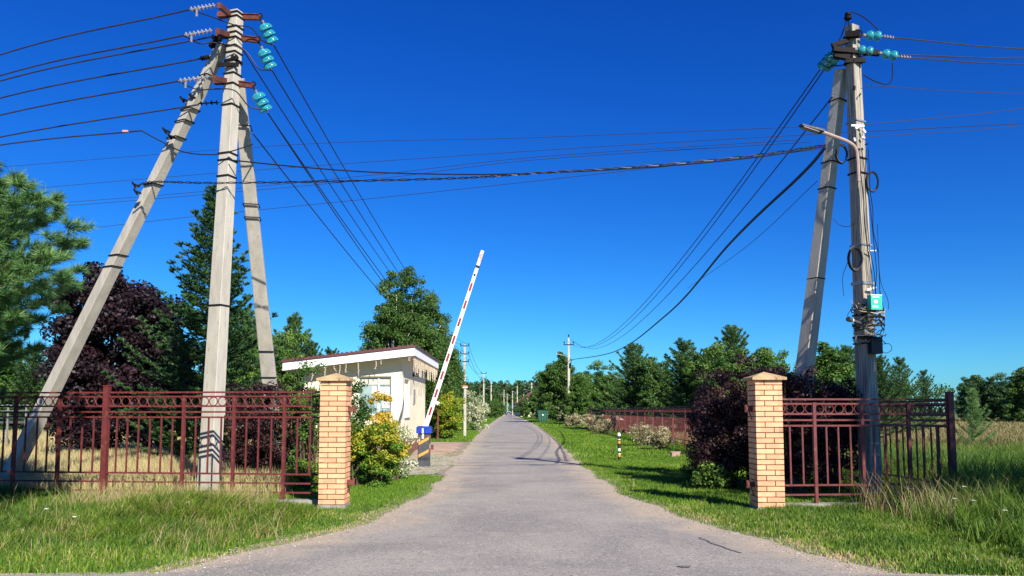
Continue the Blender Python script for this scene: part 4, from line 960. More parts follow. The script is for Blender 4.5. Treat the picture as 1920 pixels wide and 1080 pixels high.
twist(px_curve([(252, 352, 13.4), (285, 341, 13.3), (400, 343, 13), (620, 340, 13), (860, 334, 13), (1000, 325, 13), (1200, 312, 13), (1400, 293, 13), (1548, 272, 13.1)], 160), .009, .014, 'twisted black cable crossing the road from left brace to right brace', gl)
wire(px_curve([(430, 300, 13), (560, 313, 13), (700, 323, 13), (860, 327, 13), (1000, 325, 13), (1200, 315, 13), (1400, 297, 13), (1548, 275, 13.1)], 60), .013, 'smooth black cable crossing the road just above the twisted cable', 'cable', 'overhead_cable', gl)
gl = 'faint distant wires crossing the sky'
for i, (pts, lab) in enumerate((([(-60, 318, 34), (540, 272, 28), (1000, 258, 25), (1620, 233, 22)], 'highest faint wire crossing the sky behind both poles'), ([(-60, 364, 34), (400, 325, 29), (1000, 283, 25), (1560, 250, 22), (2000, 228, 20)], 'faint wire crossing the sky just above the road cables'),
                  ([(-60, 392, 34), (300, 366, 30), (700, 328, 27), (1000, 295, 25), (1500, 262, 22)], 'faint wire crossing behind the left pole at the road cable height'), ([(-60, 400, 34), (300, 372, 30), (700, 336, 27), (1000, 300, 25), (1520, 266, 22)], 'faint wire in the close pair behind the left pole'),
                  ([(-60, 455, 34), (300, 413, 30), (700, 372, 27), (980, 342, 25), (1540, 280, 22)], 'lowest faint wire crossing the sky above the spruce'))):
    wire(px_curve(pts, 30), .010, lab, 'thin_cable', 'overhead_wire', gl)

# ---------------------------------------------------------------- far poles
def far_pole(kind):
    o = thing('utility_pole', (0, 0, 0), '', 'utility pole', 'utility poles along the road')
    h = 9.3; w0, w1 = .30, .20
    vs = [(sx_*w/2, sy_*w/2, z) for w, z in ((w0, -.1), (w1, h)) for sx_, sy_ in ((-1, -1), (1, -1), (1, 1), (-1, 1))]
    MB().add(vs, [(0, 1, 5, 4), (1, 2, 6, 5), (2, 3, 7, 6), (3, 0, 4, 7), (4, 5, 6, 7)]).build('shaft', M['concrete'], o)
    if kind == 'triple':
        for z in (h-.15, h-1.1, h-2.0):
            c = MB().box((0, -.12, z), (1.0, .08, .09)).build('crossarm', M['dark_steel'], o)
            for x in (-.45, .45): MB().cyl((x, -.12, z), (x, -.12, z+.13), .015, n=6).lathe((x, -.12, z+.10), (0, 0, 1), [(0, .05), (.06, .07), (.12, .05), (.2, .04), (.22, .01)], 8).build('insulator', M['dark_steel'], c)
    else:
        c = MB().box((0, -.12, h-.75), (1.15, .08, .09)).build('crossarm', M['dark_steel'], o)
        for x in (-.5, .5): MB().cyl((x, -.12, h-.75), (x, -.12, h-.55), .015, n=6).lathe((x, -.12, h-.6), (0, 0, 1), [(0, .05), (.06, .08), (.12, .06), (.2, .04), (.22, .01)], 8).build('insulator', M['dark_steel'], c)
        MB().cyl((0, 0, h), (0, 0, h+.2), .02, n=6).lathe((0, 0, h+.15), (0, 0, 1), [(0, .05), (.06, .09), (.14, .06), (.22, .04), (.24, .01)], 8).build('insulator', M['dark_steel'], o)
        MB().tube([(0, -.1, h-2.1), (-.5, -.15, h-1.95), (-.85, -.2, h-1.85)], .03, 5).beam((-.8, -.2, h-1.87), (-1.45, -.25, h-1.7), .16, .07).build('lamp_arm', M['grey_steel'], o)
        MB().box((.15, -.16, h-3.0), (.2, .1, .5)).build('bracket', M['dark_steel'], o)
    return o
tri = far_pole('triple'); sgl = far_pole('single')
# photo column, distance, prototype, label
fp = [(871, 86, 'triple', 'concrete pole with three crossarms rising behind the birch'), (907, 140, 'triple', 'second concrete pole with three crossarms left of the road'), (921, 170, 'single', 'slim pole just left of the road before the forest'),
      (945, 235, 'single', 'small pale pole nearest the dark car on its left'), (951, 290, 'single', 'tiny pale pole straight above the far end of road'), (955, 340, 'single', 'tiniest pale pole at the forest edge'), (961, 250, 'single', 'slender pole right of the dark car'),
      (970, 200, 'single', 'pale pole before the dark hedge right of the road'), (997, 135, 'single', 'pale pole between hedge and green container'), (982, 300, 'single', 'pole top showing above the far trees'), (1067, 84, 'single', 'concrete pole with lamp and one crossarm behind green container')]
used = set()
for (px, Y, k, lab) in fp:
    src = tri if k == 'triple' else sgl
    o = src if k not in used else copy_tree(src)
    used.add(k); o.location = (P(px, 770, Y).x, Y, 0); o['label'] = lab
    ht = {86: 643, 140: 697, 170: 714, 84: 630, 135: 716}.get(Y)
    if ht: o.scale = (1, 1, P(px, ht, Y).z/9.5)
gl = 'wires between the far left poles'
for dx, dz, lab in ((-.45, -.1, 'upper left wire between the far left poles'), (.45, -.1, 'upper right wire between the far left poles'), (.45, -1.1, 'middle wire between the far left poles')):
    a = P(871, 645, 86); b = P(907, 698, 140); wire(sag_line((a.x+dx, 86, a.z+dz), (b.x+dx, 140, b.z+dz), 1.2, 14), .02, lab, 'thin_cable', 'overhead_wire', gl)

# ---------------------------------------------------------------- gatehouse
def gatehouse():
    x1 = P(754, 770, 25).x; x0 = x1-3.2; y0, y1 = 25.0, 31.6
    o = thing('gatehouse', (x1, y0, 0), 'cream guard hut with sloping white edged roof beside the boom barrier', 'building')
    def zr(x): return 3.30+(x-x1)*0.115     # underside of the roof
    b = .50
    mb = MB(); mb.add([(x0, y0, b), (x1, y0, b), (x1, y0, zr(x1)), (x0, y0, zr(x0)), (x0, y1, b), (x1, y1, b), (x1, y1, zr(x1)), (x0, y1, zr(x0))],
                      [(4, 7, 6, 5), (0, 4, 5, 1), (0, 3, 7, 4)])
    # front wall with a window opening, side wall with an opening
    def wall_with_hole(mb, org, du, L, za, zb0, zb1, u0, u1, h0, h1, depth, nin):
        du = Vector(du); org = Vector(org); up = Vector((0, 0, 1))
        top = lambda u: zb0+(zb1-zb0)*u/L
        q = lambda u, z, d=0: org+du*u+up*z+Vector(nin)*d
        mb.add([q(0, za), q(u0, za), q(u0, top(u0)), q(0, top(0))], [(0, 1, 2, 3)])
        mb.add([q(u1, za), q(L, za), q(L, top(L)), q(u1, top(u1))], [(0, 1, 2, 3)])
        mb.add([q(u0, za), q(u1, za), q(u1, h0), q(u0, h0)], [(0, 1, 2, 3)])
        mb.add([q(u0, h1), q(u1, h1), q(u1, top(u1)), q(u0, top(u0))], [(0, 1, 2, 3)])
        mb.add([q(u0, h0), q(u1, h0), q(u1, h1), q(u0, h1), q(u0, h0, depth), q(u1, h0, depth), q(u1, h1, depth), q(u0, h1, depth)], [(0, 1, 5, 4), (1, 2, 6, 5), (2, 3, 7, 6), (3, 0, 4, 7)])
    wx0, wx1 = P(668, 770, 25).x-x0, P(733, 770, 25).x-x0; wz0, wz1 = 1.28, 2.56
    wall_with_hole(mb, (x0, y0, 0), (1, 0, 0), x1-x0, b, zr(x0), zr(x1), wx0, wx1, wz0, wz1, .16, (0, 1, 0))
    sy0 = .55; sy1 = 1.75
    wall_with_hole(mb, (x1, y0, 0), (0, 1, 0), y1-y0, b, zr(x1), zr(x1), sy0, sy1, 1.25, 2.5, .14, (-1, 0, 0))
    me = bpy.data.meshes.new('wall'); me.from_pydata(mb.v, [], mb.f); me.update(); link('wall', me, M['white_wall'], o)
    pb = MB()
    pb.box(((x0+x1)/2, (y0+y1)/2, b/2-.02), (x1-x0+.06, y1-y0+.06, b+.036)); pb.build('plinth', M['brown_base'], o)
    # window
    def win(cx, cy, w_, hh, zc, axis, nm, papers=False):
        fr = MB(); t = .06
        def bx(u, z, su, sz, d=0, th=.06):
            if axis == 'x': return ((cx+u, cy+d, zc+z), (su, th, sz))
            return ((cx-d, cy+u, zc+z), (th, su, sz))
        for a_ in (bx(0, hh/2-t/2, w_, t), bx(0, -hh/2+t/2, w_, t), bx(-w_/2+t/2, 0, t, hh-2*t), bx(w_/2-t/2, 0, t, hh-2*t), bx(w_*.12, 0, .05, hh-2*t)): fr.box(*a_)
        f = fr.build(nm, M['frame_white'], o)
        MB().box(*bx(0, 0, w_-.06, hh-.06, .02, .01)).build('pane', M['glass'], f)
        MB().box(*bx(0, -hh/2-.02, w_+.12, .035, -.10, .14)).build('sill', M['frame_white'], f)
        if papers:
            MB().box(*bx(w_*.28, .10, .34, .40, -.0, .008)).box(*bx(w_*.33, -.28, .26, .2, -.0, .009)).box(*bx(-.02, .18, .15, .3, 0, .009)).build('notice', M['paper'], f)
            k = MB(); r = random.Random(2)
            for i in range(9): k.box(*bx(w_*.28+r.uniform(-.12, .12), .10+r.uniform(-.14, .14), .05, .012, -.008, .006))
            k.box(*bx(w_*.30, -.25, .06, .035, -.008, .006)).box(*bx(w_*.42, -.25, .05, .035, -.008, .006)); k.build('print', M['ink'], f)
            MB().box(*bx(0, hh/2-.17, w_-.13, .2, .0, .008)).build('blind', M['soffit'], f)
    win(x0+(wx0+wx1)/2, y0+.13, wx1-wx0-.004, wz1-wz0-.004, (wz0+wz1)/2, 'x', 'window', True)
    win(x1-.11, y0+(sy0+sy1)/2, sy1-sy0-.004, 1.246, 1.875, 'y', 'window')
    
    # roof slab, fascia, soffit
    ox, oy = .47, .62; xa, xb, ya, yb = x0-.5, x1+ox, y0-oy, y1+.7
    mb = MB()
    def slab(mb, xa, xb, ya, yb, lo, hi):
        mb.add([(xa, ya, zr(xa)+lo), (xb, ya, zr(xb)+lo), (xb, yb, zr(xb)+lo), (xa, yb, zr(xa)+lo), (xa, ya, zr(xa)+hi), (xb, ya, zr(xb)+hi), (xb, yb, zr(xb)+hi), (xa, yb, zr(xa)+hi)],
               [(0, 3, 2, 1), (4, 5, 6, 7), (0, 1, 5, 4), (1, 2, 6, 5), (2, 3, 7, 6), (3, 0, 4, 7)])
    slab(mb, xa+.04, xb-.04, ya+.04, yb-.04, -.12, -.02); mb.build('soffit', M['soffit'], o)
    fb = MB(); slab(fb, xa, xb, ya, ya+.036, -.16, .10); slab(fb, xb-.036, xb, ya+.037, yb, -.16, .10); slab(fb, xa, xa+.036, ya+.037, yb, -.16, .10); fb.build('fascia', M['white_fascia'], o)
    rf = MB(); slab(rf, xa-.05, xb+.04, ya-.05, yb+.05, .103, .165); r_ = rf.build('roof', M['roof'], o)
    rr = MB()
    for k in range(28):
        x = xa+(xb-xa)*(k+.5)/28; rr.add([(x-.03, ya-.05, zr(x)+.166), (x+.03, ya-.05, zr(x)+.166), (x+.03, yb, zr(x)+.166), (x-.03, yb, zr(x)+.166), (x-.02, ya-.05, zr(x)+.20), (x+.02, ya-.05, zr(x)+.20), (x+.02, yb, zr(x)+.20), (x-.02, yb, zr(x)+.20)], [(4, 5, 6, 7), (0, 1, 5, 4), (1, 2, 6, 5), (3, 0, 4, 7)])
    rr.build('ribs', M['roof'], r_)
    # bulkhead lamp and plate on the side wall
    c = Vector((x1+.06, y0+2.6, 2.72)); MB().cyl(c+Vector((-.06, 0, .02)), c+Vector((.0, 0, .02)), .05, n=12).lathe(c+Vector((.02, 0, .09)), (0, 0, -1), [(0, .04), (.07, .07), (.13, .14), (.15, .13)], 14).build('wall_lamp', M['charcoal'], o, True)
    MB().box((x1+.02, y0+2.9, 1.95), (.03, .42, .52)).build('notice_plate', M['grey_plate'], o)
    return x0, x1, y0, y1, zr, xa, xb, ya, yb
GH = gatehouse()
def icicles():
    x0, x1, y0, y1, zr, xa, xb, ya, yb = GH; r = random.Random(5); mb = MB(); pts = []
    x = xa+.1
    while x < xb-.06:
        pts.append((x, ya+.06, zr(x)-.18)); 
        if r.random() < .62:
            L = r.choice([.15, .2, .28, .42, .5]); z = zr(x)-.17; mb.tube([(x, ya+.06, z), (x+r.uniform(-.03, .03), ya+.06, z-L*.5), (x+r.uniform(-.07, .07), ya+.06, z-L)], .010, 4)
            for k in range(int(L/.07)): mb.sphere((x+r.uniform(-.02, .02), ya+.06, z-.05-k*.07), .017, 5, 4)
        x += r.uniform(.12, .3)
    y = ya+.15
    while y < yb-.05:
        pts.append((xb-.05, y, zr(xb)-.18)); L = r.choice([.25, .35, .5, .6]); z = zr(xb)-.17
        mb.tube([(xb-.05, y, z), (xb-.05, y+r.uniform(-.04, .04), z-L*.5), (xb-.05, y+r.uniform(-.08, .08), z-L)], .010, 4)
        for k in range(int(L/.07)): mb.sphere((xb-.05, y+r.uniform(-.02, .02), z-.05-k*.07), .017, 5, 4)
        y += r.uniform(.10, .26)
    mb.tube(pts, .008, 4)
    o = mb.build('icicle_lights', M['light_strand']); tag(o, 'string of pale icicle lights hanging under the hut roof edge', 'string lights')
icicles()

# ---------------------------------------------------------------- boom barrier
def barrier():
    Y = 20.3; b = G(795, 874); x = P(795, 874, Y).x; o = thing('boom_barrier', (x, Y, 0), 'raised white boom barrier with red dashes on a dark blue topped post', 'barrier')
    H = .86; w_, d_ = .30, .28
    hb = MB().beam((x, Y, 0), (x, Y, H), w_, d_, cut=.12, up=(0, 1, 0)).build('housing', M['charcoal'], o)
    st = MB()
    for z in (.30, .62):
        st.add([(x-w_/2+.02, Y-d_/2-.004, z-.06), (x+w_/2-.02, Y-d_/2-.004, z+.08), (x+w_/2-.02, Y-d_/2-.004, z+.155), (x-w_/2+.02, Y-d_/2-.004, z+.015)], [(0, 1, 2, 3)])
        st.add([(x+w_/2+.004, Y-d_/2+.02, z+.08), (x+w_/2+.004, Y+d_/2-.02, z+.16), (x+w_/2+.004, Y+d_/2-.02, z+.235), (x+w_/2+.004, Y-d_/2+.02, z+.155)], [(0, 1, 2, 3)])
    st.build('stripe', M['orange'], hb)
    MB().box((x+w_/2+.006, Y-.02, .52), (.008, .06, .10)).box((x-.02, Y-d_/2-.006, .80), (.05, .008, .14)).box((x-.02, Y-d_/2-.055, .93), (.04, .006, .13)).build('sticker', M['frame_white'], hb)
    MB().box((x, Y, H+.085), (w_+.08, d_+.08, .16)).box((x, Y, H+.175), (w_+.03, d_+.03, .03)).build('cover', M['blue'], o)
    MB().box((x+w_/2+.05, Y, .50), (.08, .10, .12)).build('bracket', M['rust'], hb)
    a = Vector((x+.03, Y-.05, H+.15)); t = P(905, 470, Y-.05); d = (t-a).normalized()
    bm = MB().beam(a-d*.1, t, .13, .07, .085, .05, up=(0, 1, 0), cut=.15).build('boom', M['boom_white'], o)
    L = (t-a).length; side = d.cross(Vector((0, 1, 0))).normalized(); rd = MB()
    for k in range(8):
        c = a+d*(L*(.07+.095*k*1.05)); rd.beam(c, c+d*.22, .055, .004, .055, .004, up=(0, 1, 0))
        for q in range(len(rd.v)-8, len(rd.v)): rd.v[q] = (rd.v[q][0], rd.v[q][1]-.045+.012*k/8, rd.v[q][2])
    rd.build('reflector', M['boom_red'], bm)
    e = MB().beam(a+d*(L*.935), a+d*(L*.985), .089, .055, .089, .055, up=(0, 1, 0)); e.build('end_band', surf('faded_red_white', (.55, .12, .06), (.75, .6, .5), .5, scale=25, lo=.45, hi=.55), bm)
    MB().beam(a+d*(L*.90), a+d*(L*.915), .096, .062, .096, .062, up=(0, 1, 0)).box(a+d*(L*.86), (.05, .075, .06)).build('clamp', M['black'], bm)
barrier()

# ---------------------------------------------------------------- small street things
def bollard():
    g = G(1161, 864); x, y = g.x, g.y; o = thing('bollard', (x, y, 0), 'thin black and orange striped bollard with white top on the lawn', 'bollard')
    H = .80; b = MB().cyl((x, y, -.05), (x, y, H-.08), .04, n=14).build('post', M['black'], o, True)
    for z0, z1, m in ((.12, .20, 'orange'), (.28, .36, 'frame_white'), (.50, .57, 'orange'), (.20, .22, 'frame_white'), (.60, .63, 'frame_white')):
        MB().cyl((x, y, z0), (x, y, z1), .0415, n=14).build('band', M[m], b, True)
    MB().lathe((x, y, H-.085), (0, 0, 1), [(0, .046), (.05, .048), (.085, .038), (.10, .01)], 14).build('cap', M['frame_white'], o, True)
bollard()
def block():
    g = G(1266, 858); o = MB().box((g.x, g.y, .08), (.27, .16, .16), R(8)); ob = o.build('stone_block', M['pink_stone'], None, loc=(g.x, g.y, 0)); bv = ob.modifiers.new('bevel', 'BEVEL'); bv.width = .015; bv.segments = 2
    MB().box((g.x, g.y, .172), (.30, .19, .022), R(8)).build('lid', M['frame_white'] if False else surf('pale_lid', (.5, .36, .30), None, .8), ob)
    tag(ob, 'small pinkish block lying on the lawn below the dark red shrub', 'block')
block()
def container():
    g = G(1018, 793); Y = g.y; x = g.x; o = thing('waste_container', (x, Y, 0), 'green wheeled waste container on the right roadside', 'waste container')
    w_, d_, h = 1.22, 1.0, 1.3; vs = [(x+sx_*a/2, Y+sy_*b/2, z) for a, b, z in ((w_*.86, d_*.8, .2), (w_, d_, h)) for sx_, sy_ in ((-1, -1), (1, -1), (1, 1), (-1, 1))]
    mb = MB().add(vs, [(0, 1, 5, 4), (1, 2, 6, 5), (2, 3, 7, 6), (3, 0, 4, 7), (0, 3, 2, 1), (4, 5, 6, 7)])
    for k in range(4): mb.box((x-.45+.3*k, Y-d_*.47, .78), (.05, .06, .9))
    mb.box((x, Y-d_/2-.02, h-.05), (w_+.08, .06, .08)); mb.build('bin_body', M['green_bin'], o)
    l = MB(); l.add([(x-w_/2-.04, Y-d_/2-.04, h+.01), (x+w_/2+.04, Y-d_/2-.04, h+.01), (x+w_/2+.04, Y+d_/2, h+.14), (x-w_/2-.04, Y+d_/2, h+.14), (x-w_/2-.04, Y-d_/2-.04, h+.06), (x+w_/2+.04, Y-d_/2-.04, h+.06), (x+w_/2+.04, Y+d_/2, h+.19), (x-w_/2-.04, Y+d_/2, h+.19)],
                          [(0, 3, 2, 1), (4, 5, 6, 7), (0, 1, 5, 4), (1, 2, 6, 5), (2, 3, 7, 6), (3, 0, 4, 7)]); l.build('lid', M['green_bin'], o)
    for sx_ in (-1, 1):
        for sy_ in (-1, 1): MB().cyl((x+sx_*.42-.03, Y+sy_*.3, .1), (x+sx_*.42+.03, Y+sy_*.3, .1), .1, n=12).box((x+sx_*.42, Y+sy_*.3, .17), (.08, .08, .08)).build('wheel', M['black'], o)
    MB().cyl((x-.02, Y-d_/2-.035, .95), (x-.02, Y-d_/2-.06, .95), .09, n=14).build('sticker', M['frame_white'], o)
container()
def globe_lamp():
    Y = 38; x = P(821, 757, Y).x; z = P(821, 757, Y).z; o = thing('garden_lamp', (x, Y, 0), 'white globe lamp on a brown post before the yellow hedge', 'lamp')
    MB().cyl((x, Y, 0), (x, Y, z-.12), .055, .045, 10).lathe((x, Y, z-.16), (0, 0, 1), [(0, .05), (.03, .09), (.06, .05)], 12).cyl((x, Y, 0), (x, Y, .15), .09, .07, 10).build('post', M['rust'], o, True)
    MB().sphere((x, Y, z), .125, 18, 12).build('globe', M['globe'], o, True)
    Y = 42.5; x = P(872, 780, Y).x; z1 = P(872, 722, Y).z; o = thing('marker_post', (x, Y, 0), 'narrow pale post with red cap between yellow hedge and pale dogwood', 'post')
    MB().beam((x, Y, 0), (x, Y, z1-.2), .15, .12, .13, .10, up=(0, 1, 0)).build('post_shaft', M['concrete'], o); MB().box((x, Y, z1-.13), (.26, .2, .07)).build('collar', M['frame_white'], o)
    MB().box((x, Y, z1-.055), (.24, .2, .08)).build('cap', surf('orange_red', (.6, .12, .06), None, .6), o)
globe_lamp()
def car():
    Y = 250; x = P(954, 775, Y).x; o = thing('parked_car', (x, Y, 0), 'tiny dark blue car at the far end of the road', 'car')
    prof = [(-.88, .3), (-.9, .75), (-.86, .95), (-.68, 1.45), (.68, 1.45), (.86, .95), (.9, .75), (.88, .3)]
    vs = [(x+a, Y+yy, z) for yy in (-2.0, 2.1) for a, z in prof]; n = 8
    MB().add(vs, [(i, (i+1) % n, n+(i+1) % n, n+i) for i in range(n)]+[tuple(range(n))[::-1], tuple(range(n, 2*n))]).build('body', M['car_paint'], o)
    MB().add([(x-.66, Y-2.01, 1.0), (x+.66, Y-2.01, 1.0), (x+.56, Y-2.01, 1.38), (x-.56, Y-2.01, 1.38)], [(0, 1, 2, 3)]).build('windscreen', M['glass'], o)
    for s in (-1, 1):
        MB().box((x+s*.68, Y-2.02, .75), (.26, .04, .13)).build('headlight', M['chrome'], o)
        for q in (-1.3, 1.3): MB().cyl((x+s*.70, Y+q, .32), (x+s*.90, Y+q, .32), .32, n=14).build('wheel', M['black'], o)
    MB().box((x, Y-2.02, .5), (.5, .04, .12)).build('number_plate', M['chrome'], o)
car()
def far_house(px, Y, w_, h, rh, label, rz=0.3):
    x = P(px, 770, Y).x; o = thing('house', (x, Y, 0), label, 'house'); q = Matrix.Rotation(rz, 3, 'Z'); c = Vector((x, Y, 0))
    T = lambda a, b, z: c+q @ Vector((a, b, z))
    W, D = w_/2, w_*.4
    MB().add([T(-W, -D, 0), T(W, -D, 0), T(W, D, 0), T(-W, D, 0), T(-W, -D, h), T(W, -D, h), T(W, D, h), T(-W, D, h), T(0, -D, h+rh), T(0, D, h+rh)], [(0, 1, 5, 8, 4), (1, 2, 6, 5), (3, 7, 9, 6, 2), (0, 4, 7, 3)]).build('wall', M['white_wall'], o)
    MB().add([T(-W-.4, -D-.4, h-.25), T(0, -D-.4, h+rh+.1), T(W+.4, -D-.4, h-.25), T(-W-.4, D+.4, h-.25), T(0, D+.4, h+rh+.1), T(W+.4, D+.4, h-.25), T(-W-.4, -D-.4, h-.1), T(0, -D-.4, h+rh+.25), T(W+.4, -D-.4, h-.1), T(-W-.4, D+.4, h-.1), T(0, D+.4, h+rh+.25), T(W+.4, D+.4, h-.1)],
              [(0, 3, 4, 1), (1, 4, 5, 2), (6, 7, 10, 9), (7, 8, 11, 10), (0, 1, 7, 6), (1, 2, 8, 7), (3, 9, 10, 4), (4, 10, 11, 5), (0, 6, 9, 3), (2, 5, 11, 8)]).build('roof', M['red_roof_tile'], o)
    for s in (-.45, .45): MB().box(T(s*W, -D-.02, h*.5), (.9, .06, 1.1), rz).build('window', M['glass'], o)
far_house(1152, 95, 5, 1.9, 1.5, 'cream gable and red roof peeking above the long fence', .5)
far_house(1003, 200, 9, 3.4, 3.0, 'distant brown roofed house behind trees right of the road', .2)
def bench():  # grey bench-like frame of slats
    Y = 30; c = P(14, 768, Y); c.z = 0; o = thing('slatted_frame', c, 'grey slatted frame in shade beyond the left fence', 'slatted_frame')
    for z in (1.2, 1.42, 1.64): MB().box((c.x, Y, z), (1.7, .05, .07)).build('slat', M['grey_steel'], o)
    for s in (-.7, 0, .7): MB().box((c.x+s, Y+.05, .85), (.06, .05, 1.7)).build('leg', M['grey_steel'], o)
    MB().box((c.x, Y+.4, 1.0), (1.9, .7, .08)).build('deck', M['charcoal'], o)
bench()

# ---------------------------------------------------------------- trees and shrubs
# near Scots pine leaning in from the left
pn = conifer_meshes(2, 5.3, 3.0, 24, 13, .06, .80, .20, .44, 46, .115, .0075, z0=.17, jag=.16, bare=.35, trunk_r=.12, spread=.9, lvl2=True, ctint=.58, radf=[(.9, 1.5), (1.2, 2.0), (1.6, 2.45), (2.2, 2.75), (2.7, 2.35), (3.1, 1.85), (3.6, 1.4), (4.2, .9), (5.0, .4), (5.5, .2)])
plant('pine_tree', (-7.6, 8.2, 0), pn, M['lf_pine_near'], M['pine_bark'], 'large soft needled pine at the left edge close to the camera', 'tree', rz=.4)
plant('pine_tree', (-8.35, 11.2, 0), pn, M['lf_pine_near'], M['pine_bark'], 'second pine added behind the large near pine to shade the left brace', 'tree', rz=2.1, s=(.42, .42, 1.02))  # extra narrow pine, put in so its shadow darkens the left brace
pt = broadleaf_meshes(8, 9.3, 1.45, 1.3, 7.0, 2.4, 100, 15000, .13, .4, .12, shape=.9)  # unseen tree added out of view, its high crown shades the brace foot
plant('birch_tree', (-5.75, 6.1, 0), pt, M['lf_birch'], M['birch_bark'], 'unseen tall tree added outside the left edge to shade the foot of the left brace', 'tree')
# pine beyond right edge whose shadow falls on the right fence
ps = broadleaf_meshes(5, 8.9, 1.3, 1.3, 6.0, 2.9, 120, 16000, .13, .4, .14, shape=.9)
plant('birch_tree', (10.1, 5.0, 0), ps, M['lf_birch'], M['birch_bark'], 'tree outside the right edge shading the corner of the right fence', 'tree', rz=1.0)
# purple maple and spruce
mp = broadleaf_meshes(3, 6.0, 2.15, 2.0, 3.2, 2.7, 260, 105000, .125, .46, .12, shape=.8, shell=.3)
Y = 24; plant('maple_tree', (P(205, 770, Y).x, Y, 0), mp, M['lf_maple_red'], M['bark'], 'dark purple leaved maple behind the left slanting brace', 'tree')
mp2 = broadleaf_meshes(33, 4.3, 1.5, 1.4, 2.1, 1.9, 140, 46000, .12, .38, .09, shape=.8)
plant('maple_tree', (P(300, 770, 25).x, 25, 0), mp2, M['lf_maple_red'], M['bark'], 'smaller dark purple tree between maple and spruce', 'tree')
spc = conifer_meshes(7, 7.3, 2.35, 25, 8, .12, .70, .19, .36, 22, .07, .020, z0=.04, power=.95, droop=.16, jag=.36, bare=.08, trunk_r=.1, spread=.8, lvl2=True, ctint=.5)
Y = 20.5; plant('spruce_tree', (P(388, 770, Y).x+.05, Y, 0), spc, M['lf_spruce'], M['bark'], 'tall pointed green spruce right behind the left pole', 'tree')
# generic pines
pA = conifer_meshes(11, 6.2, 2.5, 15, 9, .2, .95, .24, .45, 36, .14, .034, z0=.03, power=.6, jag=.35, bare=.1)
pB = conifer_meshes(12, 6.0, 2.2, 15, 8, .25, 1.0, .24, .42, 36, .14, .034, z0=.04, power=.55, jag=.4, bare=.1)
pC = conifer_meshes(13, 6.0, 2.6, 12, 8, .2, .85, .27, .50, 30, .15, .036, z0=.03, power=.5, jag=.4, bare=.1)
def bl(seed, **k):
    d = dict(h=6, rx=2.4, ry=2.2, zc=3.1, rz=2.9, clumps=260, nleaf=36000, size=.15, clump_r=.40, shell=.35, trunk_r=.12, shape=.7); d.update(k)
    return broadleaf_meshes(seed, **d)
bA = bl(21, shape=.55); bB = bl(22, rx=2.0, shape=.42); bC = bl(23, rx=2.8, zc=2.7, rz=2.6, shape=.9)
TREES = [ # px, top py, Y, mesh, height of mesh, leaf, label, width factor
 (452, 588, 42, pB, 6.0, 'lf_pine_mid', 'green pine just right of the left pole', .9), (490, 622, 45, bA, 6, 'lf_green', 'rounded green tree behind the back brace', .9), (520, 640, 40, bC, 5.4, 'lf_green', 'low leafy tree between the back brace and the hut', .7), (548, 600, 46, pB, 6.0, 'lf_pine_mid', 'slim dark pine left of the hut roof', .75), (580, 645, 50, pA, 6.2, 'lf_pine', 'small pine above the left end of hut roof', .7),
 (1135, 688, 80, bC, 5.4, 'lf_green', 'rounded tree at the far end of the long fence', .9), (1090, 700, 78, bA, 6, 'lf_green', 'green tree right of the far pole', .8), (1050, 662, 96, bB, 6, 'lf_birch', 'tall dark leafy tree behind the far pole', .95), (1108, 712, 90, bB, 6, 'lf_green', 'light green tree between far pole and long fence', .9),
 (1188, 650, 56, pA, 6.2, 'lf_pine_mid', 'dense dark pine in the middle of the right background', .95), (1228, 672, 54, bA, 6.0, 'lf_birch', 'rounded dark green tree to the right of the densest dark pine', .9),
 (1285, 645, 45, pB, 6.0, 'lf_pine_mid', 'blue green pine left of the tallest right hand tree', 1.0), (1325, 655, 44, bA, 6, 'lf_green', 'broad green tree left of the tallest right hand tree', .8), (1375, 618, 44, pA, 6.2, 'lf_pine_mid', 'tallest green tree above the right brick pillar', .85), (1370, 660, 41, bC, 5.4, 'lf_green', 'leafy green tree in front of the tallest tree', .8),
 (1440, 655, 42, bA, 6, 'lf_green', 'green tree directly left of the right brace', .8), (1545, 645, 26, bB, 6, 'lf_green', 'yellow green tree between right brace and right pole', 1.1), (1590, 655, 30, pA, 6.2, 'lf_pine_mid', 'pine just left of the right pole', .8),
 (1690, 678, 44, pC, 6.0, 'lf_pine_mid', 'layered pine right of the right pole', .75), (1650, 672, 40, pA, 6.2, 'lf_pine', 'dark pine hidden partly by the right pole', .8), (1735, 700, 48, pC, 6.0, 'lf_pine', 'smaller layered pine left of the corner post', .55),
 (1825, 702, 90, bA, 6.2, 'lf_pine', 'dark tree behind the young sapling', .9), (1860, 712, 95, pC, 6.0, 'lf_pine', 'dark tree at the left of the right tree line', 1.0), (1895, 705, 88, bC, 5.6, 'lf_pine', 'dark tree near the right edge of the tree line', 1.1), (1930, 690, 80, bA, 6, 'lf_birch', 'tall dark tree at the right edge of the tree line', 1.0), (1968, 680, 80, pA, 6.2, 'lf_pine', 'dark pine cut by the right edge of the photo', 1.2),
 (985, 745, 150, bC, 5.4, 'lf_birch', 'dark round tree left of the pale pole', .9), (1008, 728, 130, bA, 6, 'lf_green', 'green tree behind the waste container', .9), (1030, 705, 120, bB, 6, 'lf_birch', 'slender tree left of the far pole', .9), (925, 752, 140, bC, 5.4, 'lf_green', 'round green shrub tree left of the far road', .8), (936, 755, 190, bC, 5.4, 'lf_green', 'far round green tree beside the road end', .9),
 (-20, 640, 50, bA, 6, 'lf_green', 'tree far beyond the left meadow', 1.2), (60, 660, 48, pA, 6.2, 'lf_pine', 'pine far beyond the left meadow', 1.0), (150, 690, 44, bC, 5.4, 'lf_green', 'low tree behind the purple maple', 1.0), (620, 660, 55, pB, 6.0, 'lf_pine', 'pine hidden behind the hut roof', .8),
]
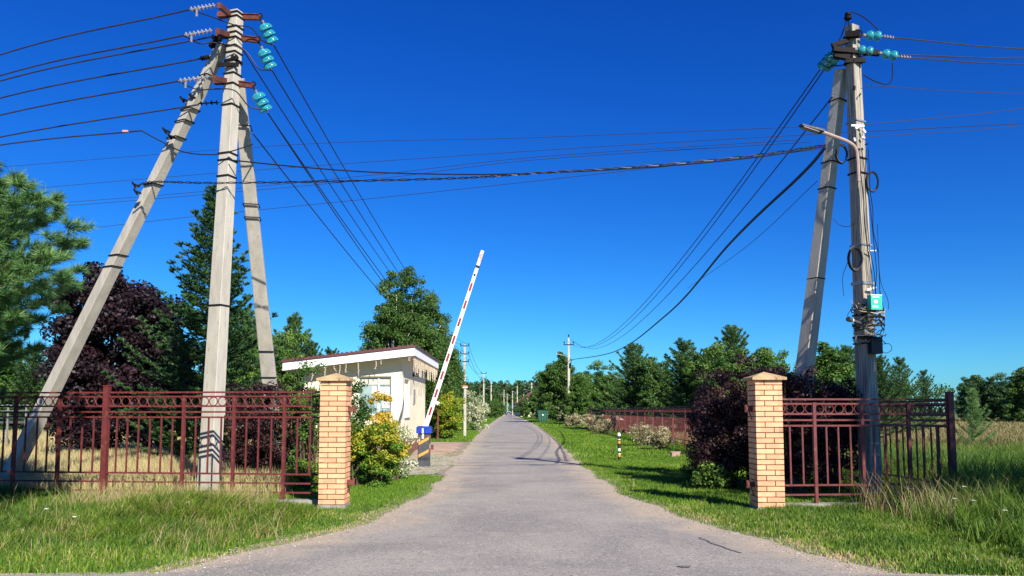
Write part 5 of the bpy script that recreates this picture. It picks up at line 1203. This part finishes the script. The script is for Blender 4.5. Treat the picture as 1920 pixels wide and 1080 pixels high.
for i, (px, py, Y, me, mh, lm, lab, wf) in enumerate(TREES):
    tz = P(px, py, Y).z; s = tz/mh*(0.97 if me in (pA, pB, pC) else 1.0)
    # one mesh datablock per leaf colour
    key = (id(me), lm)
    if me[0].materials and me[0].materials[0] is not M[lm]:
        cache = globals().setdefault('_mc', {})
        if key not in cache:
            c0 = me[0].copy(); c0.materials.clear(); c0.materials.append(M[lm]); cache[key] = (c0, me[1])
        me2 = cache[key]
    else: me2 = me
    nm = 'pine_tree' if me in (pA, pB, pC) else 'leafy_tree'
    wx = s*wf*1.22
    plant(nm, (P(px, 770, Y).x, Y, 0), me2, M[lm], M['pine_bark'] if nm == 'pine_tree' else M['bark'], lab, 'tree', 'background trees', rz=i*1.37, s=(max(wx, .3), max(wx, .3), s))
# birch clump behind the hut
for (px, top, Y, rx, seed, lab, n) in ((735, 522, 38, 2.0, 41, 'left hand birch rising behind the hut roof', 20000), (768, 526, 39, 2.2, 42, 'central birch rising behind the hut roof', 24000), (797, 555, 42, 2.1, 43, 'right hand birch rising behind the hut roof', 18000), (848, 655, 48, 1.2, 44, 'low drooping birch right of the boom', 8000), (830, 600, 46, 1.4, 46, 'narrow birch just left of the boom', 9000), (693, 610, 38, 1.3, 45, 'smaller birch at the left of the birch clump', 9000)):
    tz = P(px, top, Y).z; me = broadleaf_meshes(seed, tz, rx, rx*.9, tz*.52, tz*.50, 300, int(n*1.8), .12, .36, .10, shape=.42, shell=.3)
    plant('birch_tree', (P(px, 770, Y).x, Y, 0), me, M['lf_birch'], M['birch_bark'], lab, 'tree', 'birches behind the hut')
# shrubs
def shrub(name, px, Y, h, rx, seed, lm, n, size, label, group=None, topgold=0, clump=.16, clumps=90, shape=.95, bias=.5, ry=None, cat='bush', zc=None):
    me = broadleaf_meshes(seed, h, rx, ry or rx*.9, zc or h*.5, h*.5, clumps, n, size, clump, .02, stems=5, shape=shape, topgold=topgold, shell=.35, tintbias=bias)
    return plant(name, (P(px, 770, Y).x, Y, 0), me, M[lm], M['bark'], label, cat, group, parts=('foliage', 'stems'))
shrub('golden_bush', 707, 14.9, 1.66, .60, 51, 'lf_gold', 27000, .046, 'yellow and green bush beside the left brick pillar', topgold=.30, bias=.50, shape=.85, zc=.74, clumps=120)
shrub('golden_bush', 668, 14.9, 2.0, .34, 52, 'lf_green', 4800, .055, 'tall thin shoots of a bush hidden partly by the left brick pillar', topgold=-.1, bias=.3, clump=.13)
shrub('variegated_bush', 745, 16.2, 1.35, .36, 53, 'lf_cream', 2600, .055, 'sparse cream leaved bush before the hut corner', bias=.62, clump=.15, clumps=40)
shrub('golden_bush', 580, 14.3, 2.45, .5, 54, 'lf_green', 6500, .05, 'wispy green shoots reaching above the fence just left of the pillar', bias=.45, clump=.14)
shrub('green_bush', 566, 15.2, 1.9, .62, 55, 'lf_green', 6500, .05, 'leafy green shrub between purple hedge and pillar behind fence', bias=.5)
for i, (px, Y, h, rx, lab) in enumerate(((440, 15.4, 2.05, .75, 'dark purple shrub right beside the left pole behind fence'), (490, 15.2, 2.0, .7, 'dark purple shrub in the middle of the hedge behind fence'), (535, 14.6, 2.15, .6, 'dark purple shrub at the right end of hedge behind fence'))):
    shrub('purple_shrub', px, Y, h, rx, 60+i, 'lf_plum', 10500, .05, lab, 'purple shrubs behind the left fence', bias=.5)
shrub('lime_hedge', 843, 38.5, 2.35, .72, 71, 'lf_lime', 15000, .085, 'bright yellow green hedge bush beyond the barrier', topgold=.18, clump=.26, bias=.5, shape=1)
shrub('lime_hedge', 818, 41, 2.2, .6, 72, 'lf_lime', 5000, .085, 'duller yellow green bush behind the globe lamp', topgold=.1, clump=.24, bias=.25, shape=1)
shrub('pale_dogwood', 891, 55, 2.7, .95, 73, 'lf_cream', 9000, .11, 'pale cream leaved dogwood right of the red capped post', clump=.32, bias=.6)
shrub('pale_dogwood', 1048, 96, 2.6, 1.6, 74, 'lf_cream', 7000, .16, 'pale cream bush spreading behind the waste container', clump=.42, bias=.5)
shrub('pale_dogwood', 1078, 70, 1.2, 1.0, 75, 'lf_straw', 3200, .12, 'low straw coloured plants at the foot of the far pole', clump=.25, bias=.55)
for i, (px, Y, h, rx, lab) in enumerate(((1112, 52, 1.25, .8, 'cream flowering plants at the far end of long fence'), (1130, 47, .95, .6, 'small tan flowering plants beside the long fence'), (1205, 31, 1.05, .55, 'cream flowering plants left of the stone block'), (1236, 28.3, .85, .5, 'tan flowering plants nearest to the stone block'))):
    shrub('flowering_plant', px, Y, h, rx, 80+i, 'lf_straw', 3000, .06, lab, 'pale plants along the long fence', clump=.16, clumps=60, bias=.52, topgold=.15, cat='plant')
# dark ninebark mass by right pillar and behind the right fence
for i, (px, Y, h, rx, n, lab) in enumerate(((1362, 14.8, 2.05, .82, 17000, 'large dark purple shrub left of the right pillar'), (1330, 17.2, 2.1, .6, 9000, 'dark purple shrub at the left edge of the right shrub mass'), (1425, 14.4, 2.25, .75, 14000, 'dark purple shrub behind the right pillar'),
                         (1488, 13.3, 2.2, .62, 15000, 'dark purple shrub behind the right fence next to brace'), (1556, 13.7, 2.2, .62, 15000, 'dark purple shrub behind the right fence near right pole'))):
    shrub('purple_shrub', px, Y, h, rx, 90+i, 'lf_plum', n, .055, lab, 'purple shrubs by the right pillar', bias=.5, clump=.2, clumps=110)
shrub('green_plant', 1335, 14.3, .5, .42, 96, 'lf_green', 2200, .06, 'low bright green plants under the purple shrub', bias=.75, cat='plant', clump=.1)
shrub('green_plant', 1305, 16.0, .42, .35, 97, 'lf_green', 1500, .055, 'low green weeds at the lawn edge left of the purple shrub', bias=.65, cat='plant', clump=.1)
shrub('green_plant', 575, 14.2, .55, .4, 98, 'lf_lime', 1500, .05, 'bright lime plant low behind the fence beside left pillar', bias=.3, cat='plant', clump=.1)
# sapling pine on the right field
sapl = conifer_meshes(15, 2.3, .85, 7, 6, .55, 1.3, .10, .2, 22, .12, .010, z0=.04, power=.6, jag=.25, bare=.1, trunk_r=.03, ctint=.75)
Y = 29; plant('pine_sapling', (P(1826, 770, Y).x, Y, 0), sapl, M['lf_pine_near'], M['pine_bark'], 'young light green pine standing in the right field', 'tree', s=.92)
# distant forest
def forest():
    r = rng(77); V = []; T = []; mb = MB()
    ex = [(xx, 336+abs(xx)*.3) for xx in np.arange(-17, 15, 1.5)]
    for k in range(430+len(ex)):
        x = r.uniform(-70, 75) if k > 90 else r.uniform(-150, 190); y = r.uniform(335, 420); h = r.uniform(11.5, 15.5)*(y/350)
        if k >= 430: x, y = ex[k-430]; h = r.uniform(11, 13.5)
        n = 230; c = rand_unit(r, 26)*np.array([1.9, 1.9, h*.28]); c[:, 2] += h*.70
        i = r.integers(0, 26, n); ctr = c[i]+rand_unit(r, n)*r.uniform(0, .9, (n, 1)); ctr += np.array([x, y, 0])
        V.append(leaves(r, ctr, .85, None, .3, .8)); T.append(np.clip(r.normal(.3, .15, n)+r.normal(0, .1), 0, 1))
        mb.tube([(x, y, 0), (x, y, h*.9)], .17, 4)
    o = link('forest', soup('forest', np.concatenate(V), 4, np.concatenate(T)), M['lf_pine']); tag(o, 'dark pine forest closing the far end of the road', 'forest', None, 'stuff')
    o2 = tag(mb.build('forest_trunks', M['pine_bark']), 'slim pale trunks of the far pine forest', 'forest', None, 'stuff')
    V = []; T = []
    for k in range(276):
        side = -1 if k % 2 else 1; y = r.uniform(180, 330); x = side*r.uniform(6, 90)+0; n = 150; h = r.uniform(2.5, 5.5)
        if k >= 260: x = -14+1.5*(k-260); y = 332; h = 9; n = 260
        if abs(x) < 9 and k < 260: h *= .6
        c = rand_unit(r, 14)*np.array([2.2, 2.0, h*.4]); c[:, 2] += h*.5; i = r.integers(0, 14, n)
        V.append(leaves(r, c[i]+rand_unit(r, n)*.7+np.array([x, y, 0]), .6, None, .3, .8)); T.append(np.clip(r.normal(.45, .18, n), 0, 1))
    tag(link('undergrowth', soup('undergrowth', np.concatenate(V), 4, np.concatenate(T)), M['lf_birch']), 'green undergrowth massed before the far forest', 'bushes', None, 'stuff')
    V = []; T = []   # tree line closing the right field and left meadow
    for k in range(150):
        x = r.uniform(45, 190) if k % 3 else r.uniform(-130, -35); y = 125+r.uniform(-6, 25) if x > 0 else r.uniform(70, 95); n = 520; h = r.uniform(5.0, 7.5)*(1.0 if x > 0 else .8)
        if x > 0 and x < y*.47: h *= .5
        c = rand_unit(r, 30)*np.array([2.6, 2.3, h*.45]); c[:, 2] += h*.5; i = r.integers(0, 30, n)
        V.append(leaves(r, c[i]+rand_unit(r, n)*.55+np.array([x, y, 0]), .34, None, .3, .8)); T.append(np.clip(r.normal(.3, .15, n)+r.normal(0, .1), 0, 1))
    tag(link('tree_line', soup('tree_line', np.concatenate(V), 4, np.concatenate(T)), M['lf_birch']), 'dark tree line closing the fields on both sides', 'trees', None, 'stuff')
forest()
print('faces', sum(len(m.polygons) for m in bpy.data.meshes))
